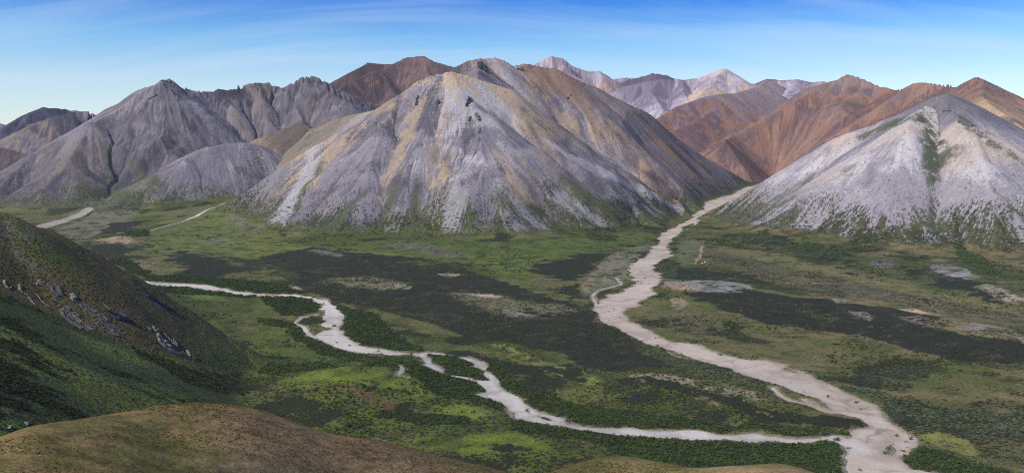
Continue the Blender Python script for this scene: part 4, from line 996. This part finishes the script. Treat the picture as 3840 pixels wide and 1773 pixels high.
def place(me, name, x, y, z, rad, rz, label, cat, group):
    o = bpy.data.objects.new(name, me); o.location = (x, y, z); o.scale = (rad, rad, rad * 1.05); o.rotation_euler = (0, 0, rz)
    C.objects.link(o); return tag(o, label, cat, group)
MARKS = [(30,1070,'the curved white ledge'),(150,1055,'the dark topped rock'),(215,1090,'the upright grey boulders'),(275,1120,'the white rock nose'),(160,1125,'the long thin white ledge'),(280,1200,'the big striped ledge'),
 (380,1200,'the broad dark slabby face'),(460,1190,'the blue black crag'),(570,1230,'the little pale rocks'),(630,1290,'the large white stepped crag'),(717,1332,'the pointed pale rock'),(810,1345,'the thin dark crack'),(600,1135,'the dark crest crags'),
 (245,1412,'the dark rubble line'),(38,1603,'the white rim rock with a dark top'),(105,1587,'the white rim rock pair'),(730,1505,'the top of the brown hump'),(1420,1645,'the grey stone band on the hump'),(1240,1200,'the widest pale gravel'),(1420,1320,'the straight pale reach'),
 (1640,1370,'the pale side bar'),(1360,1490,'the brown heath patch'),(1760,1660,'the bright green meadow'),(1900,1500,'the pale river elbow'),(2100,1600,'the pale river bend'),(2382,1481,'the tiny pond'),(2420,1630,'the middle of the straight pale reach'),(2720,1640,'the last bend before the confluence'),
 (3137,1646,'the big willow at the confluence'),(3183,1679,'the gravel below the confluence'),(2311,1707,'the top of the small tan hump'),(2880,1740,'the second rise of the small tan hump'),(3411,1644,'the bush cluster on the pink bank'),(3365,1703,'the foot of the pink bank'),(3283,1530,'the bank bend of the pink river'),(3160,1472,'the flat tuft bank of the pink river'),(3560,1640,'the yellow green clearing'),(3700,1560,'the pale scrub patch'),(3600,1750,'the corner thicket'),(1600,1570,'the pale willow band'),(1000,1400,'the foot of the spur'),(1150,1390,'the terrace below the spur')]
cp2 = lambda x, y, z: (1920 + FPX * x / (y * cp_ - (z - CZ) * sp_), 886.5 - FPX * (y * sp_ + (z - CZ) * cp_) / (y * cp_ - (z - CZ) * sp_))
def whereabouts(x, y, z):
    u, v = cp2(x, y, z); k_ = min(range(len(MARKS)), key=lambda i: (MARKS[i][0] - u) ** 2 + (2.0 * (MARKS[i][1] - v)) ** 2)
    du, dv = u - MARKS[k_][0], v - MARKS[k_][1]
    near = 'just ' if math.hypot(du, 2 * dv) < 50 else ('well ' if math.hypot(du, 2 * dv) > 150 else '')
    side = ('right of ' if du > 0 else 'left of ') if abs(du) > 2.6 * abs(dv) else (('below ' if dv > 0 else 'above ') if abs(dv) > abs(du) else (('below right of ' if du > 0 else 'below left of ') if dv > 0 else ('above right of ' if du > 0 else 'above left of ')))
    return near + side + MARKS[k_][2]
kindz = sample(KIND.astype(f32), PT[:, 0], PT[:, 1])
FIRST = {0: [], 1: [], 2: [], 3: []}
SPN = list(SPECIES)
for q in np.nonzero(pick)[0]:
    spi = int(PT[q, 3]); x, y = PT[q, 0], PT[q, 1]
    if spi == 3: lab, grp = 'dry brown grass tussock', 'grass tussocks'
    elif kindz[q] > 1.5: lab, grp = 'low dark shrub on the spur', 'shrubs on the spur'
    elif kindz[q] > .4: lab, grp = ('dark shrub on the shaded slope', 'dark shrubs on the shaded slope') if spi == 2 else ('green willow on the shaded slope', 'willows on the shaded slope')
    elif spi == 1: lab, grp = 'grey green bush', 'grey green bushes of the valley'
    elif spi == 2: lab, grp = 'small dark bush', 'dark bushes of the valley'
    elif PT[q, 4] == 1: lab, grp = 'dark green thicket willow', 'willows of the thickets'
    else: lab, grp = 'round green willow', 'single willows in the grass'
    lab = ('big ' if PT[q, 2] > 2.6 else '') + lab + ' ' + whereabouts(x, y, PZ[q])
    if len(lab.split()) > 16: lab = lab.replace('dark shrub on the shaded slope', 'dark slope shrub').replace('low dark shrub on the spur', 'low spur shrub')
    v = len(FIRST[spi]) % 3
    o = place(PROTO[SPN[spi]][v], 'shrub' if spi < 3 else 'tussock', x, y, PZ[q], PT[q, 2], RS.uniform(0, 6.28), lab, 'shrub' if spi < 3 else 'tussock', grp)
    FIRST[spi].append(o)

# single bushes on the bare gravel, each where it stands
LONE = [(1207,1143,11,'dark willow clump jutting into the pale river at its first wide bend'),(1256,1223,10,'round willow alone in the middle of the wide pale gravel bar'),
 (1276,1236,9,'willow at the right rim of the wide pale gravel bar'),(1262,1283,5,'sparse olive bush on the lower half of the wide pale gravel bar'),
 (1312,1295,8,'low willow by the outlet of the wide pale gravel bar'),(1420,1315,6,'small bush on the pale gravel where the river runs straight'),
 (1979,1540,10,'lone bush on the pale gravel at the last bend before the straight reach'),(3137,1646,14,'big willow on the tip between the two rivers'),
 (3183,1679,9,'green bush on the gravel just below the confluence'),(3223,1761,7,'small bush on the gravel at the bottom edge'),
 (3365,1632,9,'upper left bush of the cluster on the pink bank opposite the confluence'),(3411,1644,11,'largest bush of the cluster on the pink bank opposite the confluence'),
 (3396,1655,6,'small bush under the largest one on the pink bank'),(3385,1690,9,'low bush at the foot of the pink bank cluster'),
 (3323,1699,12,'olive bush at the lower end of the gravel island in the pink river'),(3333,1680,8,'olive bush at the upper end of the gravel island in the pink river'),
 (3400,1674,5,'little bush in the middle of the pink bank cluster'),(3350,1664,4,'tiny bush above the gravel island in the pink river'),
 (3102,1485,6,'lone dark bush on the broad pink gravel, upstream of two low tufts'),(3212,1508,9,'flat tuft on the pink gravel close to its right bank'),
 (3228,1530,6,'small round tuft on the pink gravel below the flat one'),(2557,1328,6,'lone bush on the pink gravel below the narrow neck'),
 (2457,1266,5,'small bush at the right edge of the pink gravel bend'),(2468,1298,8,'bush at the left edge of the pink gravel below the bend'),
 (2418,1044,5,'dark bush in the middle of the upper pink gravel'),(2393,1055,5,'left one of two dark bushes on the upper pink gravel'),(2404,1060,4,'right one of two dark bushes on the upper pink gravel'),
 (2699,1331,9,'bush on the grey bar along the right side of the pink river'),(2790,1378,3,'tiny dark tuft in mid gravel of the pink river'),(2324,1189,4,'tiny dark tuft on the widest part of the pink gravel')]
for k_, (u, v, px, lab) in enumerate(LONE):
    p = hit_flatF(u, v); rad = px * math.hypot(p[0], p[1]) / FPX
    place(PROTO['willow' if k_ % 4 else 'sage'][k_ % 3], 'shrub', p[0], p[1], float(sample(HS, np.array(p[0]), np.array(p[1]))) - .5, rad, k_ * 1.3, lab, 'shrub', None)

def scatter(name, idx, protos, label, cat):
    me = bpy.data.meshes.new(name); me.vertices.add(len(idx))
    me.vertices.foreach_set('co', np.stack([PT[idx, 0], PT[idx, 1], PZ[idx]], -1).astype(f32).ravel())
    a = me.attributes.new('size', 'FLOAT', 'POINT'); a.data.foreach_set('value', PT[idx, 2].astype(f32))
    a = me.attributes.new('turn', 'FLOAT_VECTOR', 'POINT'); tv = np.zeros((len(idx), 3), f32); tv[:, 2] = RS.uniform(0, 6.28, len(idx)); tv[:, :2] = RS.normal(0, .1, (len(idx), 2)); a.data.foreach_set('vector', tv.ravel())
    a = me.attributes.new('which', 'INT', 'POINT'); a.data.foreach_set('value', RS.randint(0, 3, len(idx)).astype(np.int32))
    o = bpy.data.objects.new(name, me); C.objects.link(o)
    ng = bpy.data.node_groups.new(name, 'GeometryNodeTree'); ng.interface.new_socket('Geometry', in_out='INPUT', socket_type='NodeSocketGeometry'); ng.interface.new_socket('Geometry', in_out='OUTPUT', socket_type='NodeSocketGeometry')
    gi = ng.nodes.new('NodeGroupInput'); go = ng.nodes.new('NodeGroupOutput'); ip = ng.nodes.new('GeometryNodeInstanceOnPoints'); jn = ng.nodes.new('GeometryNodeJoinGeometry')
    for p in reversed(protos):
        ob = ng.nodes.new('GeometryNodeObjectInfo'); ob.inputs['Object'].default_value = p; ob.inputs['As Instance'].default_value = True; ng.links.new(ob.outputs['Geometry'], jn.inputs[0])
    def attr(n_, t_):
        q = ng.nodes.new('GeometryNodeInputNamedAttribute'); q.data_type = t_; q.inputs[0].default_value = n_; return q.outputs[0]
    ng.links.new(gi.outputs[0], ip.inputs['Points']); ng.links.new(jn.outputs[0], ip.inputs['Instance']); ip.inputs['Pick Instance'].default_value = True
    ng.links.new(attr('which', 'INT'), ip.inputs['Instance Index']); ng.links.new(attr('turn', 'FLOAT_VECTOR'), ip.inputs['Rotation']); ng.links.new(attr('size', 'FLOAT'), ip.inputs['Scale'])
    ng.links.new(ip.outputs[0], go.inputs[0])
    o.modifiers.new('plants', 'NODES').node_group = ng
    return tag(o, label, cat, None, 'stuff')
rest = ~pick
scatter('willow_thicket', np.nonzero(rest & (PT[:, 3] == 0))[0], FIRST[0][:3], 'dark green willow thickets lining the rivers and dotting the meadows', 'thicket')
scatter('grey_scrub', np.nonzero(rest & (PT[:, 3] == 1))[0], FIRST[1][:3], 'grey green scrub on the flats beside the pink river', 'scrub')
scatter('heath_bushes', np.nonzero(rest & (PT[:, 3] == 2))[0], FIRST[2][:3], 'small dark heath bushes over slope and valley', 'bushes')
scatter('tussock_grass', np.nonzero(rest & (PT[:, 3] == 3))[0], FIRST[3][:3], 'dry brown tussock grass over the rounded turf humps', 'grass')
print('shrubs', len(PT), [int((PT[:, 3] == q).sum()) for q in range(4)])

# ------------------------------------------------------------------ rock outcrops
def rock_material(name, c, c2):
    m, nd, lk, b = nodes_of(name)
    gp = N(nd, "ShaderNodeNewGeometry"); n1 = N(nd, "ShaderNodeTexNoise"); n1.inputs["Scale"].default_value = .5; n1.inputs["Detail"].default_value = 6; n1.inputs["Roughness"].default_value = .7
    lk.new(gp.outputs["Position"], n1.inputs["Vector"])
    mr = N(nd, "ShaderNodeMapRange"); mr.inputs[1].default_value = .35; mr.inputs[2].default_value = .65; lk.new(n1.outputs[0], mr.inputs[0])
    mx_ = N(nd, "ShaderNodeMix", data_type='RGBA'); lk.new(mr.outputs[0], mx_.inputs[0])
    mx_.inputs[6].default_value = (*[float(q) for q in c], 1); mx_.inputs[7].default_value = (*[float(q) for q in c2], 1)
    lk.new(mx_.outputs[2], b.inputs["Base Color"])
    bp = N(nd, "ShaderNodeBump"); bp.inputs["Distance"].default_value = .4; lk.new(n1.outputs[0], bp.inputs["Height"]); lk.new(bp.outputs[0], b.inputs["Normal"])
    return m
import bmesh
def slab_mesh(seed, mat):
    R = np.random.RandomState(seed); bm = bmesh.new()
    for sx_ in (-1, 1):
        for sy in (-1, 1):
            for sz in (-1, 1):
                bm.verts.new((sx_ * R.uniform(.6, 1), sy * R.uniform(.6, 1), sz * R.uniform(.6, 1)))
    for _ in range(8):
        p = R.uniform(-1, 1, 3); p[R.randint(3)] = R.choice((-1, 1)); bm.verts.new(p)
    h = bmesh.ops.convex_hull(bm, input=bm.verts)
    bmesh.ops.delete(bm, geom=[g for g in h['geom_interior'] if isinstance(g, bmesh.types.BMVert)], context='VERTS')
    me = bpy.data.meshes.new('slab'); bm.to_mesh(me); bm.free(); me.materials.append(mat); return me
M_pale = rock_material('pale_limestone', lin(158,150,136), lin(104,98,90)); M_dark = rock_material('dark_shaded_rock', lin(74,72,78), lin(46,46,54)); M_grey = rock_material('grey_rock', lin(116,111,104), lin(74,71,68))  # the dark rock colour also holds the shade of shadowed crags
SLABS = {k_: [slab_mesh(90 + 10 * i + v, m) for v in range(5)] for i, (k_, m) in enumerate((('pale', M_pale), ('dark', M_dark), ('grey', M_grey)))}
ROCKR = np.random.RandomState(5)
def outcrop(label, lines, thick, kind='pale', tall=1.0, gap=.6):
    """ledges of tilted slabs following the bedding lines (u, v) traced on a hillside; thick in photo pixels"""
    L3 = [[hit_all(*p) for p in ln] for ln in lines]
    if any(p is None for l in L3 for p in l): print('outcrop missed', label); return
    c = L3[0][0]
    root = bpy.data.objects.new('rock_outcrop', None); root.location = c; C.objects.link(root); root.empty_display_size = 1
    tag(root, label, 'rock outcrop', None)
    for l in L3:
        for p, q in zip(l[:-1], l[1:]):
            p, q = np.array(p), np.array(q); D = math.hypot(p[0], p[1]); w = thick * D / FPX
            d = q - p; Ln = np.linalg.norm(d); n = max(1, int(Ln / (w * 1.15 * gap)))
            az_ = math.atan2(d[1], d[0]); inc = math.asin(max(-1, min(1, d[2] / max(Ln, .01))))
            for k_ in range(n):
                t = (k_ + .5) / n; pos = p + d * t + ROCKR.normal(0, w * .16, 3)
                pos[2] = float(sample(H1, np.array(pos[0]), np.array(pos[1]))) - w * .02
                o = bpy.data.objects.new('slab', SLABS[kind][ROCKR.randint(5)]); C.objects.link(o); o.parent = root
                o.location = pos - np.array(c)
                o.rotation_euler = (ROCKR.normal(0, .22), -inc + ROCKR.normal(0, .15), az_ + ROCKR.normal(0, .2))
                o.scale = (w * ROCKR.uniform(.6, 1.3), w * ROCKR.uniform(.3, .65), w * ROCKR.uniform(.25, .6) * tall)
    return root
outcrop('curved white ledge at the left edge of the spur', [[(14,1054),(20,1070),(33,1081),(44,1079)]], 7)
outcrop('small hooked white ledge, second from the left edge of the spur', [[(71,1068),(73,1088),(86,1097),(100,1103)]], 7)
outcrop('compact rock high on the spur, dark topped and white below', [[(140,1052),(150,1060),(163,1062)], [(143,1062),(160,1068)]], 9)
outcrop('upright grey boulder pair in the middle of the upper spur outcrops', [[(196,1076),(196,1096)], [(220,1076),(230,1100),(236,1110)], [(205,1100),(226,1110)]], 9, 'grey', 1.2)
outcrop('white nose of rock above the big striped ledge', [[(270,1106),(273,1122),(288,1130)]], 12, 'pale', 1.2)
outcrop('long thin white ledge running downhill left of the big striped one', [[(137,1102),(150,1120),(166,1136),(187,1150)]], 4)
outcrop('short thin ledge left of the long thin one', [[(106,1112),(114,1122),(128,1140)]], 4)
outcrop('big striped grey ledge in the middle of the spur foot', [[(222,1164),(250,1190),(290,1215),(330,1236)], [(234,1160),(262,1182),(300,1206),(348,1234)], [(232,1178),(262,1202),(300,1228)], [(250,1150),(276,1164),(300,1190)]], 11, 'grey', .8)
outcrop('white band along the upper edge of the big striped ledge', [[(232,1158),(250,1172),(272,1180),(300,1202),(330,1226),(352,1238)]], 6)
outcrop('broad dark slabby face right of the big striped ledge', [[(300,1140),(330,1168),(370,1195),(410,1230),(440,1255)], [(318,1146),(350,1166),(395,1200)], [(350,1200),(390,1230),(430,1256)]], 10, 'grey', .6)
outcrop('blue black shaded crag in the hollow of the spur', [[(410,1165),(450,1185),(500,1208)], [(430,1190),(470,1200),(500,1214)]], 13, 'dark', .8)  # the hollow's shade is put into the slab colour
outcrop('thin white streak of rock above the blue black crag', [[(388,1138),(402,1152),(412,1160)]], 4)
outcrop('little pale rocks at the right end of the dark face', [[(550,1224),(565,1236)], [(575,1226),(584,1240),(592,1234)]], 6)
outcrop('large white stepped crag low on the right of the spur', [[(590,1256),(598,1278),(620,1300),(646,1318),(674,1329)], [(600,1258),(616,1282),(640,1304)]], 11, 'pale', 1.1)
outcrop('white crag with a tan streak just above the large stepped one', [[(618,1252),(630,1268),(646,1282),(664,1298)], [(650,1275),(662,1292)]], 8)
outcrop('pointed pale rock at the right end of the spur ledges', [[(702,1318),(710,1330),(732,1346)]], 10, 'pale', 1.2)
outcrop('thin dark crack near the tip of the spur', [[(778,1308),(800,1336),(826,1364),(842,1380)]], 5, 'dark', .7)  # a crack, drawn as a line of dark slabs
outcrop('dark broken crags along the crest of the spur', [[(560,1112),(590,1132),(620,1150),(648,1160)], [(540,1104),(570,1126)]], 12, 'dark', .9)  # shadowed crags, their shade painted as dark slabs
outcrop('short dark rubble line in the shaded green slope', [[(195,1400),(240,1412),(295,1428)]], 5, 'grey', .7)
outcrop('white rock with a dark top at the rim of the left shoulder', [[(34,1606),(42,1600)]], 11, 'pale', 1.3)
outcrop('white rock pair at the rim of the left shoulder, under the dark slope', [[(97,1588),(112,1586)]], 12, 'pale', 1.1)
outcrop('grey stone band on the right flank of the brown hump', [[(1380,1634),(1420,1644),(1465,1658)]], 6, 'grey', .5)
outcrop('two small white stones on the right flank of the brown hump', [[(1345,1641),(1356,1636)]], 5)
# crags high on the mountains
outcrop('left one of the dark crags below the central summit', [[(1567,366),(1563,384),(1560,394)]], 10, 'dark', 1.2)
outcrop('middle small crag below the central summit', [[(1646,380),(1643,392)]], 9, 'dark', 1.1)
outcrop('tallest dark crag below the central summit', [[(1760,366),(1754,382),(1748,398)], [(1768,372),(1762,386)]], 7, 'dark', 1.3)
outcrop('grey pinnacle under the tallest crag of the central pyramid', [[(1788,428),(1792,442),(1796,452)]], 9, 'grey', 1.3)
outcrop('small grey pinnacle left of the other one on the central pyramid', [[(1763,438),(1759,452)]], 7, 'grey', 1.2)
outcrop('low crag on the middle rib of the central pyramid', [[(1798,482),(1796,498)], [(1794,520),(1796,526)]], 7, 'grey', 1.1)
outcrop('row of grey crags on the left ridge of the central pyramid', [[(1405,462),(1412,474)], [(1432,466),(1436,476)]], 9, 'grey', 1.0)
outcrop('big black crag on the summit behind the central pyramid', [[(1797,236),(1800,256)], [(1806,240),(1812,262)], [(1815,246),(1822,250)]], 13, 'dark', 1.2)
outcrop('two black teeth on the ridge right of the black summit crag', [[(1940,258),(1948,262)], [(1960,258),(1963,268)]], 9, 'dark', .5)
outcrop('dark rock step on the shoulder right of the summit ridge', [[(2134,354),(2140,358)], [(2126,372),(2132,366)]], 6, 'dark', 1.0)
outcrop('dark crags on the left mountain summit', [[(606,302),(620,306),(638,309)], [(612,314),(626,330)]], 5, 'dark', .5)
outcrop('dark rock rib below the left mountain summit', [[(556,372),(572,366),(588,356)]], 4, 'dark', 1.0)
outcrop('black specks of rock down the left summit rib', [[(640,336),(652,352)], [(664,372),(672,380)]], 4, 'dark', 1.0)
outcrop('dark crag on the next skyline bump right of the left summit', [[(894,334),(888,346)], [(966,328),(968,346)]], 5, 'dark', .5)
outcrop('small white teeth on the left ridge of the right pyramid', [[(3440,382),(3454,377)]], 6, 'pale', 1.3)
outcrop('dark rounded rock near the top of the right pyramid gully', [[(3536,418),(3556,418)]], 10, 'grey', .9)
outcrop('mossy grey crag right of the gully on the right pyramid', [[(3596,454),(3622,470),(3640,472)]], 9, 'grey', .8)

# ------------------------------------------------------------------ the two tents and a pond
def simple(name, c, rough=.6):
    m, nd, lk, b = nodes_of(name); n1 = N(nd, "ShaderNodeTexNoise"); n1.inputs["Scale"].default_value = 3.0
    gp = N(nd, "ShaderNodeNewGeometry"); lk.new(gp.outputs["Position"], n1.inputs["Vector"])
    mr = N(nd, "ShaderNodeMapRange"); mr.inputs[3].default_value = .9; mr.inputs[4].default_value = 1.1; lk.new(n1.outputs[0], mr.inputs[0])
    vm = N(nd, "ShaderNodeVectorMath", operation='SCALE'); vm.inputs[0].default_value = tuple(float(q) for q in c); lk.new(mr.outputs[0], vm.inputs["Scale"]); lk.new(vm.outputs[0], b.inputs["Base Color"])
    b.inputs["Roughness"].default_value = rough; return m
def tent(u, v, mat, lab, rz):
    p = hit_flatF(u, v); z = float(sample(H1, np.array(p[0]), np.array(p[1])))
    root = bpy.data.objects.new('tent', None); root.location = (p[0], p[1], z); root.rotation_euler = (0, 0, rz); C.objects.link(root); tag(root, lab, 'tent')
    V, Fc = [], []
    for r_i in range(7):
        t = r_i / 6 * math.pi / 2
        for s_i in range(16):
            a = s_i / 16 * 2 * math.pi; q = 1 + .05 * math.cos(4 * a)
            V.append((1.7 * math.cos(t) * math.cos(a) * q, 1.4 * math.cos(t) * math.sin(a) * q, 1.35 * math.sin(t) + .02))
    for r_i in range(6):
        for s_i in range(16):
            a = r_i * 16 + s_i; b = r_i * 16 + (s_i + 1) % 16; Fc.append((a, b, b + 16, a + 16))
    me = bpy.data.meshes.new('canopy'); me.from_pydata(V, [], Fc); me.materials.append(mat); o = bpy.data.objects.new('canopy', me); C.objects.link(o); o.parent = root
    bm = bmesh.new()
    vs = [bm.verts.new((-1.62 * math.cos(t_) * math.cos(a_) - .06, 1.36 * math.cos(t_) * math.sin(a_), 1.35 * math.sin(t_) + .05)) for t_, a_ in ((.0, -.5), (.35, -.45), (.75, 0), (.35, .45), (0, .5))]
    bm.faces.new(vs); me = bpy.data.meshes.new('door_flap'); bm.to_mesh(me); bm.free(); me.materials.append(M_door); o = bpy.data.objects.new('door_flap', me); C.objects.link(o); o.parent = root
    for sg in (-1, 1):
        V2, F2 = [], []
        for k_ in range(13):
            t = k_ / 12 * math.pi; c_ = (1.74 * math.cos(t) * .75, sg * 1.44 * math.cos(t) * .7, 1.40 * math.sin(t) + .03)
            for e_ in range(4):
                g_ = e_ * math.pi / 2; V2.append((c_[0] + .03 * math.cos(g_) * abs(math.sin(t)), c_[1] + .03 * math.sin(g_), c_[2] + .03 * math.cos(g_) * abs(math.cos(t))))
            if k_:
                for e_ in range(4): F2.append(((k_ - 1) * 4 + e_, (k_ - 1) * 4 + (e_ + 1) % 4, k_ * 4 + (e_ + 1) % 4, k_ * 4 + e_))
        me = bpy.data.meshes.new('pole'); me.from_pydata(V2, [], F2); me.materials.append(M_door); o = bpy.data.objects.new('pole', me); C.objects.link(o); o.parent = root
M_door = simple('tent_trim', lin(120,110,60))
tent(2633.5, 988, simple('yellow_nylon', lin(250,232,120)), 'pale yellow dome tent by the tan bank, lower left of two', .4)
tent(2644, 983.5, simple('cream_nylon', lin(252,236,190)), 'cream dome tent up right of the yellow one', 1.2)
p = hit_flatF(2382, 1481); bm = bmesh.new()
zp = float(sample(H1, np.array(p[0]), np.array(p[1]))) + .35
bm.faces.new([bm.verts.new((p[0] + 4.2 * math.cos(a) * (1 + .2 * math.sin(3 * a)), p[1] + 4.5 * math.sin(a), zp)) for a in np.linspace(0, 2 * math.pi, 24, endpoint=False)])
me = bpy.data.meshes.new('pond'); bm.to_mesh(me); bm.free(); M_w = simple('still_water', lin(34,42,54), .12); me.materials.append(M_w)
o = bpy.data.objects.new('pond', me); C.objects.link(o); tag(o, 'tiny dark blue pond among the willows', 'pond', None, 'structure')

# ------------------------------------------------------------------ the air
hm = bpy.data.materials.new('air'); hm.use_nodes = True; hn = hm.node_tree.nodes; hn.remove(hn["Principled BSDF"])
pv = hn.new("ShaderNodeVolumePrincipled"); pv.inputs["Color"].default_value = (.80, .88, 1.0, 1); pv.inputs["Density"].default_value = 1.6e-5; pv.inputs["Anisotropy"].default_value = 0.0
hm.node_tree.links.new(pv.outputs[0], hn["Material Output"].inputs["Volume"])
bm = bmesh.new(); bmesh.ops.create_cube(bm, size=1.0); me = bpy.data.meshes.new('haze'); bm.to_mesh(me); bm.free(); me.materials.append(hm)
o = bpy.data.objects.new('haze', me); z0, z1 = float(H1.min()) - 2, max(float(H1.max()), CZ) + 40
o.scale = (17000, 13400, z1 - z0); o.location = (0, 6000, (z0 + z1) / 2); C.objects.link(o); tag(o, 'thin bluish air over the valley', 'haze', None, 'stuff')
